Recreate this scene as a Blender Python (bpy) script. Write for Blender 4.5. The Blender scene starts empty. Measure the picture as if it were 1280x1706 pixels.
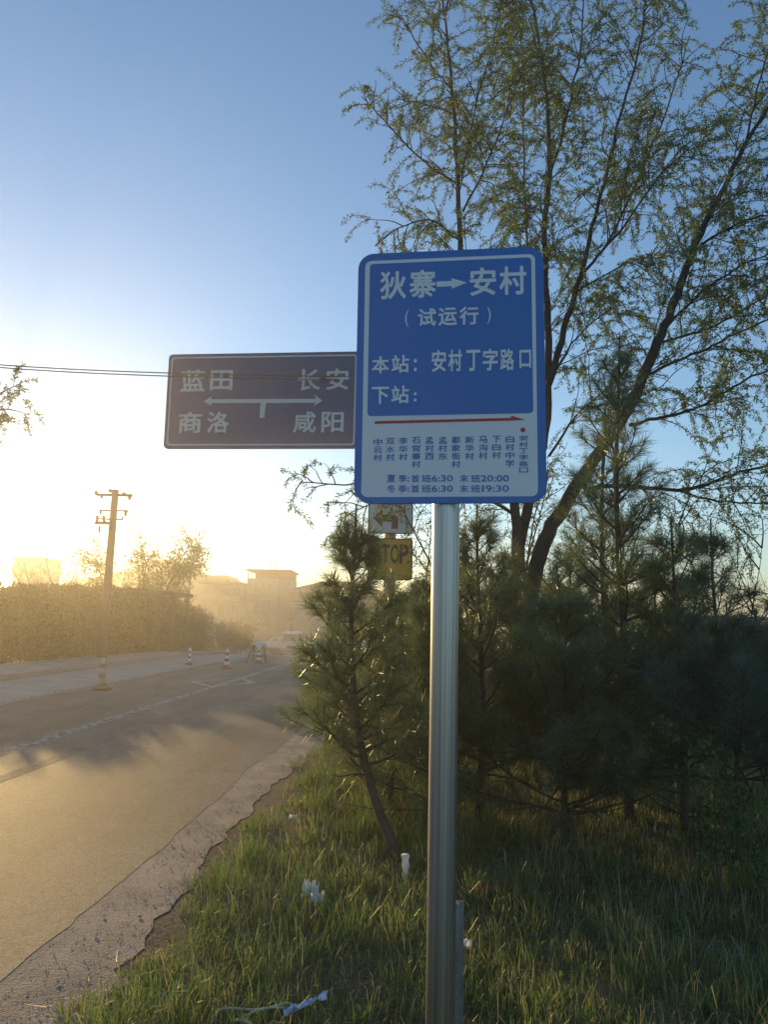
import bpy, math, random
import numpy as np
from mathutils import Vector, Matrix

# ------------------------------------------------------------------ camera, sky, sun, exposure
C = bpy.context.scene.collection
S = bpy.context.scene
F_PX, PITCH, ROLL, EYE = 1300.0, math.radians(7.75), math.radians(1.28), 1.6
_w = np.array([0, math.cos(PITCH), math.sin(PITCH)])
_u = np.array([0, -math.sin(PITCH), math.cos(PITCH)])
_x = np.array([1.0, 0, 0])
_r = math.cos(ROLL) * _x + math.sin(ROLL) * _u
_t = -math.sin(ROLL) * _x + math.cos(ROLL) * _u
cam = bpy.data.cameras.new('camera')
cam.sensor_fit = 'VERTICAL'
cam.sensor_height = 36.0
cam.lens = 36.0 * F_PX / 1706.0
cam.clip_start, cam.clip_end = 0.05, 3000
co = bpy.data.objects.new('camera', cam)
C.objects.link(co)
co.matrix_world = Matrix(((_r[0], _t[0], -_w[0], 0), (_r[1], _t[1], -_w[1], 0), (_r[2], _t[2], -_w[2], EYE), (0, 0, 0, 1)))
S.camera = co

SUN_AZ, SUN_EL = math.radians(-27.5), math.radians(7.5)
W = bpy.data.worlds.new('World')
S.world = W
W.use_nodes = True
nt = W.node_tree
bg = nt.nodes['Background']
sky = nt.nodes.new('ShaderNodeTexSky')
sky.sky_type = 'NISHITA'
sky.sun_disc = False
sky.sun_elevation = SUN_EL
sky.sun_rotation = SUN_AZ
sky.air_density, sky.dust_density, sky.ozone_density = 1.0, 0.1, 2.8
nt.links.new(sky.outputs[0], bg.inputs[0])
bg.inputs[1].default_value = 0.105
sl = bpy.data.lights.new('sun', 'SUN')
sl.energy = 2.5
sl.angle = math.radians(0.5)
sl.color = (1.0, 0.66, 0.26)
so = bpy.data.objects.new('sun', sl)
C.objects.link(so)
SUN_DIR = Vector((math.sin(SUN_AZ) * math.cos(SUN_EL), math.cos(SUN_AZ) * math.cos(SUN_EL), math.sin(SUN_EL)))
so.rotation_euler = SUN_DIR.to_track_quat('Z', 'Y').to_euler()
so.location = SUN_DIR * 50

S.view_settings.view_transform = 'Standard'
S.view_settings.look = 'None'
S.view_settings.exposure = 1.15
S.view_settings.gamma = 1
HAZE_DENSITY, HAZE_TOP = 0.0038, 11.2
S.cycles.use_denoising = True
S.cycles.max_bounces = 6
S.cycles.diffuse_bounces = 3
S.cycles.transmission_bounces = 4
S.cycles.volume_bounces = 0
S.cycles.sample_clamp_indirect = 4.0


def ray(px, py):
    return _w + (px - 640) / F_PX * _r - (py - 853) / F_PX * _t


def at(px, py, Y):
    d = ray(px, py)
    return d * Y / d[1] + np.array([0, 0, EYE])


# ------------------------------------------------------------------ mesh helpers
def link(o, parent=None):
    C.objects.link(o)
    if parent is not None:
        o.parent = parent
    return o


def tag(o, label=None, cat=None, group=None, kind=None):
    if label: o['label'] = label
    if cat: o['category'] = cat
    if group: o['group'] = group
    if kind: o['kind'] = kind
    return o


def thing(name, label, cat, loc=(0, 0, 0), rz=0.0, group=None):
    o = bpy.data.objects.new(name, None)
    o.empty_display_size = 0.2
    o.location = loc
    o.rotation_euler = (0, 0, rz)
    link(o)
    return tag(o, label, cat, group)


def copy_tree(o, loc, rz=0.0, scale=1.0, label=None):
    c = o.copy()
    C.objects.link(c)
    c.location = loc
    c.rotation_euler = (0, 0, rz)
    c.scale = (scale,) * 3
    if label: c['label'] = label
    for ch in list(o.children):
        d = ch.copy()
        C.objects.link(d)
        d.parent = c
        for g in list(ch.children):
            e = g.copy()
            C.objects.link(e)
            e.parent = d
    return c


class MB:
    """collects geometry, links it as ONE mesh object"""
    def __init__(self):
        self.V, self.F, self.T, self.n = [], {}, [], 0

    def add(self, V, F, tint=None):
        V = np.asarray(V, float).reshape(-1, 3)
        F = np.asarray(F, int)
        self.V.append(V)
        self.F.setdefault(F.shape[1], []).append(F + self.n)
        if tint is None:
            self.T.append(np.full(len(V), 0.5))
        else:
            self.T.append(np.broadcast_to(np.asarray(tint, float), (len(V),)))
        self.n += len(V)

    def poly(self, V):
        self.add(V, [list(range(len(V)))])

    def box(self, a, b):
        (x0, y0, z0), (x1, y1, z1) = a, b
        V = [(x0, y0, z0), (x1, y0, z0), (x1, y1, z0), (x0, y1, z0), (x0, y0, z1), (x1, y0, z1), (x1, y1, z1), (x0, y1, z1)]
        self.add(V, [(0, 3, 2, 1), (4, 5, 6, 7), (0, 1, 5, 4), (1, 2, 6, 5), (2, 3, 7, 6), (3, 0, 4, 7)])

    def bar(self, p, q, w, h=None):
        """a square bar from p to q"""
        h = h or w
        p, q = np.asarray(p, float), np.asarray(q, float)
        d = (q - p) / np.linalg.norm(q - p)
        up = np.array([0, 0, 1.0]) if abs(d[2]) < .95 else np.array([0, 1.0, 0])
        s = np.cross(d, up); s /= np.linalg.norm(s)
        t = np.cross(s, d)
        V = [c + s * i * w / 2 + t * j * h / 2 for c in (p, q) for i, j in ((-1, -1), (1, -1), (1, 1), (-1, 1))]
        self.add(V, [(3, 2, 1, 0), (4, 5, 6, 7), (0, 1, 5, 4), (1, 2, 6, 5), (2, 3, 7, 6), (3, 0, 4, 7)])

    def prism(self, pts2, o, ax, ay, an, d0, d1):
        """2-D outline in the plane (ax, ay) at o, between depth d0 and d1 along an"""
        o, ax, ay, an = (np.asarray(v, float) for v in (o, ax, ay, an))
        P = np.array([o + ax * x + ay * y for x, y in pts2])
        n = len(P)
        V = np.vstack([P + an * d0, P + an * d1])
        self.add(V, [list(range(n))[::-1]])
        self.n -= 2 * n; self.V.pop(); self.T.pop()
        self.V.append(V); self.T.append(np.full(2 * n, .5))
        self.F.setdefault(n, []).append(np.array([list(range(n, 2 * n))]) + self.n)
        self.F.setdefault(4, []).append(np.array([(i, (i + 1) % n, n + (i + 1) % n, n + i) for i in range(n)]) + self.n)
        self.n += 2 * n

    def tube(self, pts, rad, sides=6, cap=True, tint=None):
        P = np.asarray(pts, float)
        n = len(P)
        R = np.broadcast_to(np.asarray(rad, float), (n,))
        T = np.gradient(P, axis=0)
        T /= np.linalg.norm(T, axis=1)[:, None] + 1e-12
        up = np.array([0, 0, 1.0]) if abs(T[0][2]) < .9 else np.array([1.0, 0, 0])
        s = np.cross(T[0], up); s /= np.linalg.norm(s)
        ang = np.arange(sides) * 2 * math.pi / sides
        V = np.empty((n, sides, 3))
        for i in range(n):
            s = s - T[i] * (s @ T[i]); s /= np.linalg.norm(s) + 1e-12
            b = np.cross(T[i], s)
            V[i] = P[i] + R[i] * (np.cos(ang)[:, None] * s + np.sin(ang)[:, None] * b)
        F = [(i * sides + k, i * sides + (k + 1) % sides, (i + 1) * sides + (k + 1) % sides, (i + 1) * sides + k)
             for i in range(n - 1) for k in range(sides)]
        base = self.n
        self.add(V.reshape(-1, 3), F, tint)
        if cap:
            self.F.setdefault(sides, []).append(np.array([list(range(sides))[::-1]]) + base)
            self.F.setdefault(sides, []).append(np.array([[(n - 1) * sides + k for k in range(sides)]]) + base)

    def lathe(self, prof, o=(0, 0, 0), sides=20):
        """profile of (radius, z) turned about the vertical through o"""
        o = np.asarray(o, float)
        ang = np.arange(sides) * 2 * math.pi / sides
        V = np.array([(r * math.cos(a), r * math.sin(a), z) for r, z in prof for a in ang]) + o
        F = [(i * sides + k, i * sides + (k + 1) % sides, (i + 1) * sides + (k + 1) % sides, (i + 1) * sides + k)
             for i in range(len(prof) - 1) for k in range(sides)]
        self.add(V, F)

    def build(self, name, mat, parent=None, smooth=False, off=None, kind=None):
        V = np.vstack(self.V)
        if off is not None:
            V = V - np.asarray(off, float)
        me = bpy.data.meshes.new(name)
        loops, starts, k = [], [], 0
        for K, Fs in self.F.items():
            A = np.vstack(Fs)
            loops.append(A.ravel())
            starts.append(k + np.arange(len(A)) * K)
            k += A.size
        loops, starts = np.concatenate(loops), np.concatenate(starts)
        me.vertices.add(len(V)); me.vertices.foreach_set('co', V.ravel())
        me.loops.add(len(loops)); me.loops.foreach_set('vertex_index', loops.astype(np.int32))
        me.polygons.add(len(starts)); me.polygons.foreach_set('loop_start', starts.astype(np.int32))
        me.polygons.foreach_set('use_smooth', np.full(len(starts), smooth))
        T = np.concatenate(self.T)
        if T.min() != T.max():
            at_ = me.attributes.new('tint', 'FLOAT', 'POINT')
            at_.data.foreach_set('value', T.astype(np.float32))
        me.update(calc_edges=True)
        me.validate()
        me.materials.append(mat)
        o = bpy.data.objects.new(name, me)
        link(o, parent)
        if kind: o['kind'] = kind
        return o


def rrect(x0, y0, x1, y1, r, n=6):
    P = []
    for cx, cy, a0 in ((x1 - r, y0 + r, -90), (x1 - r, y1 - r, 0), (x0 + r, y1 - r, 90), (x0 + r, y0 + r, 180)):
        for k in range(n + 1):
            a = math.radians(a0 + 90 * k / n)
            P.append((cx + r * math.cos(a), cy + r * math.sin(a)))
    return P


# ------------------------------------------------------------------ materials
def mat(name, col, rough=.6, metal=0., var=0., scale=8., bump=0., bscale=60., spec=.5, col2=None, trans=0., tint=None, coat=0.):
    """principled; noise mixes col -> col2; tint = colour list over the per-leaf 'tint' attribute; trans = translucent share"""
    m = bpy.data.materials.new(name)
    m.use_nodes = True
    n, l = m.node_tree.nodes, m.node_tree.links
    b = n['Principled BSDF']
    b.inputs['Base Color'].default_value = (*col, 1)
    b.inputs['Roughness'].default_value = rough
    b.inputs['Metallic'].default_value = metal
    b.inputs['Specular IOR Level'].default_value = spec
    b.inputs['Coat Weight'].default_value = coat
    tc = n.new('ShaderNodeTexCoord')
    csock = None
    if tint:
        a = n.new('ShaderNodeAttribute'); a.attribute_name = 'tint'
        cr = n.new('ShaderNodeValToRGB')
        els = cr.color_ramp.elements
        for i, c in enumerate(tint):
            e = els[i] if i < 2 else els.new(1.0)
            e.color = (*c, 1)
        for i in range(len(tint)):
            els[i].position = i / (len(tint) - 1)
        l.new(a.outputs['Fac'], cr.inputs[0])
        csock = cr.outputs[0]
    elif var or col2:
        c2 = col2 or tuple(max(0, c * (1 - var)) for c in col)
        tx = n.new('ShaderNodeTexNoise')
        tx.inputs['Scale'].default_value = scale
        tx.inputs['Detail'].default_value = 6
        tx.inputs['Roughness'].default_value = .65
        cr = n.new('ShaderNodeValToRGB')
        cr.color_ramp.elements[0].position = .35; cr.color_ramp.elements[0].color = (*c2, 1)
        cr.color_ramp.elements[1].position = .65; cr.color_ramp.elements[1].color = (*col, 1)
        l.new(tc.outputs['Object'], tx.inputs['Vector'])
        l.new(tx.outputs[0], cr.inputs[0])
        csock = cr.outputs[0]
    if csock:
        l.new(csock, b.inputs['Base Color'])
    if bump:
        tb = n.new('ShaderNodeTexNoise')
        tb.inputs['Scale'].default_value = bscale
        tb.inputs['Detail'].default_value = 5
        bn = n.new('ShaderNodeBump')
        bn.inputs['Strength'].default_value = bump
        bn.inputs['Distance'].default_value = .01
        l.new(tc.outputs['Object'], tb.inputs['Vector'])
        l.new(tb.outputs[0], bn.inputs['Height'])
        l.new(bn.outputs[0], b.inputs['Normal'])
    if trans:
        t = n.new('ShaderNodeBsdfTranslucent')
        t.inputs[0].default_value = (*[min(1, c * 1.6) for c in col], 1)
        if csock:
            g = n.new('ShaderNodeMix'); g.data_type = 'RGBA'; g.blend_type = 'MULTIPLY'
            g.inputs[0].default_value = 1
            l.new(csock, g.inputs[6]); g.inputs[7].default_value = (1.7, 1.8, 1.2, 1)
            g.clamp_result = False
            l.new(g.outputs[2], t.inputs[0])
        mx = n.new('ShaderNodeMixShader')
        mx.inputs[0].default_value = trans
        l.new(b.outputs[0], mx.inputs[1]); l.new(t.outputs[0], mx.inputs[2])
        l.new(mx.outputs[0], n['Material Output'].inputs[0])
    return m


M = {}
M['soil'] = mat('soil', (.13, .095, .06), .95, var=.5, scale=3, bump=.6, bscale=25, col2=(.065, .055, .03))
M['field'] = mat('field', (.10, .09, .05), .95, col2=(.06, .07, .03), scale=.15)
M['paving'] = mat('paving', (.34, .32, .28), .75, col2=(.22, .21, .19), scale=1.2, bump=.2)
M['kerb'] = mat('kerb_stone', (.28, .27, .25), .8, var=.3, bump=.3)
M['white_paint'] = mat('road_paint', (.50, .49, .46), .75, col2=(.22, .21, .2), scale=5)
M['dirt'] = mat('dirt', (.50, .36, .26), .85, col2=(.20, .175, .155), scale=2.6, bump=.7, bscale=80)
M['steel'] = mat('stainless_steel', (.56, .56, .55), .3, metal=1, var=.12, scale=3)
M['galv'] = mat('galvanised_steel', (.35, .36, .36), .55, metal=.8, var=.4, scale=12)
M['sign_blue'] = mat('sign_blue', (.018, .155, .52), .38, coat=.2, var=.1, scale=3)
M['sign_white'] = mat('sign_white', (.80, .81, .83), .45, var=.04, scale=5)
M['sign_red'] = mat('sign_red', (.55, .02, .03), .45)
M['road_blue'] = mat('road_sign_blue', (.015, .085, .24), .45, var=.25, scale=2)
M['road_white'] = mat('road_sign_white', (.62, .64, .66), .45)
M['yellow'] = mat('yellow_plate', (.78, .40, .03), .45, var=.15, scale=5)
M['black'] = mat('black_paint', (.02, .02, .022), .5)
M['grey_paint'] = mat('grey_paint', (.25, .26, .27), .5, var=.2)
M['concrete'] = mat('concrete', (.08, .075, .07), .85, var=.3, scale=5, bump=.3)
M['dark_metal'] = mat('dark_metal', (.05, .05, .05), .5, metal=.5)
M['porcelain'] = mat('porcelain', (.15, .08, .05), .25)
M['wire'] = mat('wire', (.03, .03, .03), .5)
M['bark'] = mat('pine_bark', (.10, .075, .055), .9, var=.5, scale=20, bump=.8, bscale=60)
M['twig'] = mat('brown_twig', (.13, .09, .06), .8, var=.3, scale=30)
M['willow_bark'] = mat('willow_bark', (.032, .031, .029), .9, var=.45, scale=14, bump=.8, bscale=40)
M['needles'] = mat('needles', (.05, .08, .03), .33, trans=.4, spec=.6,
                   tint=[(.075, .11, .06), (.105, .145, .075), (.15, .18, .095), (.26, .18, .09)])
M['blue_needles'] = mat('blue_needles', (.03, .07, .05), .35, trans=.35, spec=.6,
                        tint=[(.05, .085, .066), (.07, .11, .085), (.09, .13, .095), (.11, .14, .095)])
M['willow_leaf'] = mat('willow_leaf', (.09, .12, .03), .5, trans=.35,
                       tint=[(.06, .10, .03), (.10, .15, .04), (.15, .20, .06)])
M['grass'] = mat('grass', (.08, .12, .03), .45, trans=.4,
                 tint=[(.06, .115, .035), (.095, .16, .05), (.14, .19, .065), (.25, .23, .11), (.38, .32, .19)])
M['hedge'] = mat('hedge_leaf', (.05, .06, .03), .6, trans=.2,
                 tint=[(.05, .055, .025), (.09, .085, .04), (.16, .12, .06)])
M['weed'] = mat('weed_leaf', (.05, .12, .03), .5, trans=.4, tint=[(.03, .085, .02), (.05, .12, .03), (.09, .15, .04)])
M['wall_pale'] = mat('pale_render', (.25, .235, .215), .85, var=.18, scale=.8)
M['wall_tile'] = mat('pale_tile', (.30, .29, .275), .6, var=.12, scale=1.5)
M['brick'] = mat('brick_red', (.28, .13, .09), .85, var=.3, scale=2)
M['roof_dark'] = mat('dark_roof', (.09, .075, .065), .8, var=.3, scale=2)
M['glass_dark'] = mat('window_glass', (.05, .055, .06), .08, spec=.7)
M['brown'] = mat('brown_door', (.16, .09, .05), .6, var=.2)
M['orange_curtain'] = mat('orange_curtain', (.45, .26, .12), .8, var=.2)
M['car_white'] = mat('white_car_paint', (.74, .75, .76), .25, coat=.5)
M['car_silver'] = mat('silver_car_paint', (.45, .47, .50), .3, metal=.5, coat=.4)
M['rubber'] = mat('rubber', (.02, .02, .02), .8)
M['lamp'] = mat('headlamp', (.7, .7, .72), .1)
M['plate_blue'] = mat('plate_blue', (.02, .06, .3), .4)
M['cone_red'] = mat('cone_red', (.42, .08, .045), .55, var=.2)
M['cone_white'] = mat('cone_white', (.75, .73, .7), .5, var=.1)
M['paper'] = mat('tissue', (.88, .87, .85), .8, trans=.4)
M['plastic'] = mat('clear_plastic', (.75, .78, .8), .2, trans=.4)
M['cord'] = mat('cord', (.62, .60, .50), .7)
M['wrapper'] = mat('wrapper', (.7, .73, .8), .3, col2=(.12, .2, .5), scale=30)
M['hill'] = mat('hill', (.06, .06, .05), .95, var=.3, scale=.05)


def asphalt():
    m = mat('asphalt', (.125, .115, .105), .72, bump=.6, bscale=130, spec=.3, col2=(.065, .06, .057), scale=.7)
    n, l = m.node_tree.nodes, m.node_tree.links
    b = n['Principled BSDF']
    src = b.inputs['Base Color'].links[0].from_socket
    tc = [k for k in n if k.type == 'TEX_COORD'][0]
    v = n.new('ShaderNodeTexVoronoi'); v.inputs['Scale'].default_value = 62
    l.new(tc.outputs['Object'], v.inputs['Vector'])
    hsv = n.new('ShaderNodeMix'); hsv.data_type = 'RGBA'; hsv.blend_type = 'MULTIPLY'
    cr = n.new('ShaderNodeValToRGB')
    cr.color_ramp.elements[0].color = (.35, .35, .35, 1); cr.color_ramp.elements[1].color = (2.3, 2.2, 2.1, 1)
    l.new(v.outputs['Color'], cr.inputs[0])
    hsv.inputs[0].default_value = .9
    l.new(src, hsv.inputs[6]); l.new(cr.outputs[0], hsv.inputs[7])
    # wheel tracks and dusty lanes run along the road, cracks wander across it
    mp = n.new('ShaderNodeMapping'); mp.inputs['Scale'].default_value = (1.5, .06, 1)
    tr = n.new('ShaderNodeTexNoise'); tr.inputs['Scale'].default_value = 1; tr.inputs['Detail'].default_value = 5
    l.new(tc.outputs['Object'], mp.inputs[0]); l.new(mp.outputs[0], tr.inputs['Vector'])
    c2 = n.new('ShaderNodeValToRGB')
    c2.color_ramp.elements[0].position = .35; c2.color_ramp.elements[0].color = (.62, .61, .60, 1)
    c2.color_ramp.elements[1].position = .65; c2.color_ramp.elements[1].color = (1.35, 1.28, 1.18, 1)
    l.new(tr.outputs[0], c2.inputs[0])
    wob = n.new('ShaderNodeTexNoise'); wob.inputs['Scale'].default_value = 1.6; wob.inputs['Detail'].default_value = 6
    l.new(tc.outputs['Object'], wob.inputs['Vector'])
    add = n.new('ShaderNodeMix'); add.data_type = 'RGBA'; add.blend_type = 'ADD'; add.inputs[0].default_value = .7
    l.new(tc.outputs['Object'], add.inputs[6]); l.new(wob.outputs['Color'], add.inputs[7])
    vc = n.new('ShaderNodeTexVoronoi'); vc.feature = 'DISTANCE_TO_EDGE'; vc.inputs['Scale'].default_value = .55
    l.new(add.outputs[2], vc.inputs['Vector'])
    c3 = n.new('ShaderNodeValToRGB')
    c3.color_ramp.elements[0].position = .0; c3.color_ramp.elements[0].color = (.3, .3, .3, 1)
    c3.color_ramp.elements[1].position = .009; c3.color_ramp.elements[1].color = (1, 1, 1, 1)
    l.new(vc.outputs[0], c3.inputs[0])
    m1 = n.new('ShaderNodeMix'); m1.data_type = 'RGBA'; m1.blend_type = 'MULTIPLY'; m1.inputs[0].default_value = 1
    m2 = n.new('ShaderNodeMix'); m2.data_type = 'RGBA'; m2.blend_type = 'MULTIPLY'; m2.inputs[0].default_value = .8
    l.new(hsv.outputs[2], m1.inputs[6]); l.new(c2.outputs[0], m1.inputs[7])
    l.new(m1.outputs[2], m2.inputs[6]); l.new(c3.outputs[0], m2.inputs[7])
    l.new(m2.outputs[2], b.inputs['Base Color'])
    return m


def worn_paint(name, lo, hi, scale):
    """paint with holes worn through it: the worn share is asphalt coloured"""
    m = mat(name, (.42, .40, .35), .8, bump=.5, bscale=120, spec=.25, col2=(.10, .095, .09), scale=scale)
    cr = [k for k in m.node_tree.nodes if k.type == 'VALTORGB'][0]
    cr.color_ramp.elements[0].position = lo
    cr.color_ramp.elements[1].position = hi
    return m


def brushed():
    m = mat('brushed_steel', (.50, .50, .50), .34, metal=1)
    n, l = m.node_tree.nodes, m.node_tree.links
    b = n['Principled BSDF']
    tc = [k for k in n if k.type == 'TEX_COORD'][0]
    mp = n.new('ShaderNodeMapping'); mp.inputs['Scale'].default_value = (95, 95, .5)
    tx = n.new('ShaderNodeTexNoise'); tx.inputs['Scale'].default_value = 1; tx.inputs['Detail'].default_value = 4
    l.new(tc.outputs['Object'], mp.inputs[0]); l.new(mp.outputs[0], tx.inputs['Vector'])
    cr = n.new('ShaderNodeValToRGB')
    cr.color_ramp.elements[0].position = .3; cr.color_ramp.elements[0].color = (.30, .30, .31, 1)
    cr.color_ramp.elements[1].position = .7; cr.color_ramp.elements[1].color = (.60, .60, .59, 1)
    l.new(tx.outputs[0], cr.inputs[0]); l.new(cr.outputs[0], b.inputs['Base Color'])
    r2 = n.new('ShaderNodeMapRange'); r2.inputs['To Min'].default_value = .22; r2.inputs['To Max'].default_value = .5
    l.new(tx.outputs[0], r2.inputs[0]); l.new(r2.outputs[0], b.inputs['Roughness'])
    bn = n.new('ShaderNodeBump'); bn.inputs['Strength'].default_value = .35; bn.inputs['Distance'].default_value = .002
    l.new(tx.outputs[0], bn.inputs['Height']); l.new(bn.outputs[0], b.inputs['Normal'])
    return m


M['steel'] = brushed()
M['asphalt'] = asphalt()
M['worn'] = worn_paint('worn_center_paint', .46, .54, 9)
M['faint'] = worn_paint('faint_worn_strip', .48, 1.0, 3)

# ------------------------------------------------------------------ ground, road, hills (structure)
_ky = np.array([-40, -5, 0, 3.4, 9, 15, 22, 31, 45, 62, 80, 110, 150, 300.])
_kx = np.array([-5.6, -4.9, -4.72, -4.57, -4.25, -3.85, -3.5, -3.4, -4.1, -5.9, -8.6, -15.0, -26.0, -80.])


def cx(y):
    a = np.asarray(y, float)
    return (np.interp(a - 3, _ky, _kx) + np.interp(a, _ky, _kx) * 2 + np.interp(a + 3, _ky, _kx)) / 4


def gz(y):
    y = np.asarray(y, float)
    a = np.clip(y, 15, 60) - 15
    z = -.0007 * a * a
    b = np.clip(y, 60, 82) - 60
    return z - .063 * (b - b * b / 44)


ys = np.concatenate([np.arange(-20, 40, .5), np.arange(40, 120, 2), np.arange(120, 305, 10), [302]])
ys = np.unique(ys)
rng = np.random.default_rng(7)


def strip(o0, o1, lift, y0=-20, y1=300, edge=0.0, seed=0):
    """a road-following sheet between two offsets from the centre line"""
    r = np.random.default_rng(seed)
    yy = ys[(ys >= y0) & (ys <= y1)]
    if edge:
        yy = np.unique(np.concatenate([yy[yy > 40], np.arange(y0, 40, .12)]))
        j = np.convolve(r.normal(0, 1, len(yy) + 8), np.ones(9) / 9, 'valid')[:len(yy)] * edge * 2 + r.normal(0, edge * .12, len(yy))
    else:
        j = 0
    V = np.stack([np.stack([cx(yy) + o0, yy, gz(yy) + lift], -1), np.stack([cx(yy) + o1 + j, yy, gz(yy) + lift], -1)], 1).reshape(-1, 3)
    n = len(yy)
    mb = MB()
    mb.add(V, [(2 * i, 2 * i + 1, 2 * i + 3, 2 * i + 2) for i in range(n - 1)])
    return mb


mb = MB()
gx = np.array([-300, -150, -80, -40, -20, -12, -6, 0, 3, 6, 10, 20, 40, 80, 150, 300.])
gy = np.concatenate([[-120, -60, -20, 0], np.arange(5, 100, 5), np.arange(100, 301, 25)])
GX, GY = np.meshgrid(gx, gy)
V = np.stack([GX, GY, gz(GY) - .03], -1).reshape(-1, 3)
nx = len(gx)
mb.add(V, [(j * nx + i, j * nx + i + 1, (j + 1) * nx + i + 1, (j + 1) * nx + i) for j in range(len(gy) - 1) for i in range(nx - 1)])
mb.build('ground', M['field'], kind='structure')

# verge soil: fine bumpy sheet right of the road
vy = np.concatenate([np.arange(-2, 18, .2), np.arange(18, 60, 2.0)])
vx = np.concatenate([[2.9], np.arange(3.3, 9, .25), np.arange(9, 40, 3.)])
VX, VY = np.meshgrid(vx, vy)
hmp = .035 * np.sin(VX * 2.1 + VY * 1.3) * np.sin(VY * 1.7) + .02 * np.sin(VX * 5 + 1) * np.sin(VY * 4.3) + rng.normal(0, .008, VX.shape)
hmp = np.where(VX < 3.1, -.002, np.where(VX < 3.6, .003, hmp + .02))
V = np.stack([VX + cx(VY), VY, gz(VY) + hmp], -1).reshape(-1, 3)
nx = len(vx)
mb = MB()
mb.add(V, [(j * nx + i, j * nx + i + 1, (j + 1) * nx + i + 1, (j + 1) * nx + i) for j in range(len(vy) - 1) for i in range(nx - 1)])
mb.build('verge', M['soil'], smooth=True, kind='structure')

strip(-2.45, 2.95, .0085, edge=.035, seed=12).build('road', M['asphalt'], kind='structure')
strip(2.75, 3.40, .0068, y1=60, edge=.10, seed=3).build('road_shoulder', M['dirt'], kind='structure')
strip(-4.9, -2.42, .006, edge=.03, seed=5).build('parking_strip', M['paving'], kind='structure')
mb = strip(-5.05, -4.9, .13)
a = strip(-4.9, -4.9001, .13); b = strip(-4.9, -4.9, 0.0)
Va, Vb = a.V[0][::2], b.V[0][::2]
n = len(Va)
mb.add(np.vstack([Va, Vb]), [(i, i + 1, n + i + 1, n + i) for i in range(n - 1)])
mb.build('kerb', M['kerb'], kind='structure')
strip(-7.2, -5.05, .125).build('pavement', M['paving'], kind='structure')
strip(-.10, .10, .0105, edge=.012, seed=8).build('center_line', M['worn'], kind='structure')
strip(.66, .84, .0102, edge=.02, seed=9).build('worn_strip', M['faint'], kind='structure')

def sheet(poly, lift, mb):
    mb.poly([(x, y, float(gz(y)) + lift) for x, y in poly])


def outline(P, wdt, lift, mb):
    """closed painted outline of quads"""
    P = np.asarray(P, float)
    c = P.mean(0)
    n = len(P)
    inner = c + (P - c) * (1 - wdt / np.linalg.norm(P - c, axis=1))[:, None]
    for i in range(n):
        j = (i + 1) % n
        sheet([P[i], P[j], inner[j], inner[i]], lift, mb)


mb = MB()
outline([(-4.55, 18.9), (-3.75, 17.7), (-3.0, 19.2), (-3.72, 20.9)], .16, .0108, mb)
mb.build('diamond_marking', M['white_paint'], kind='structure')
mb = MB()
for y in (15.2, 18.6, 22.0, 25.4, 28.8):
    x0 = float(cx(y))
    sheet([(x0 - 2.6, y), (x0 - 2.6, y + .13), (x0 - 4.8, y + 1.3), (x0 - 4.8, y + 1.17)], .0085, mb)
    sheet([(x0 - 2.9, y + 1.0), (x0 - 2.9, y + 1.08), (x0 - 4.6, y + 2.05), (x0 - 4.6, y + 1.97)], .0085, mb)
strip(-2.62, -2.5, .0110, y0=2, y1=34, edge=.015).build('parking_line', M['worn'], kind='structure')
mb.build('parking_marking', M['white_paint'], kind='structure')

# hills behind the village: a heightfield ridge
ridge = [(-260, 990), (60, 978), (150, 962), (215, 945), (250, 936), (280, 930), (300, 933), (320, 941), (340, 951), (352, 956), (368, 957), (380, 955), (395, 960), (408, 973), (430, 985), (520, 992), (760, 1004)]
rp = np.array([at(px, py, 132.0) for px, py in ridge])
rx = np.linspace(rp[0, 0], rp[-1, 0], 170)
ph = np.interp(rx, rp[:, 0], rp[:, 2]) + 2.3
ph = ph + np.convolve(rng.normal(0, 1, len(rx) + 4), np.ones(5) / 5, 'valid') * .3
ph = np.minimum(ph, 13.0)
dep = np.array([0, 8, 18, 30, 45, 70.])
sh = np.array([0, .35, .75, 1.0, .7, 0])
V = np.array([(rx[i], 114 + d * .6, -2.4 + ph[i] * s * (1 if s == 1 else 1 + .06 * math.sin(i * .7 + d))) for d, s in zip(dep, sh) for i in range(len(rx))])
mb = MB()
n = len(rx)
mb.add(V, [(j * n + i, j * n + i + 1, (j + 1) * n + i + 1, (j + 1) * n + i) for j in range(len(dep) - 1) for i in range(n - 1)])
mb.build('hills', M['hill'], smooth=True, kind='structure')


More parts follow.
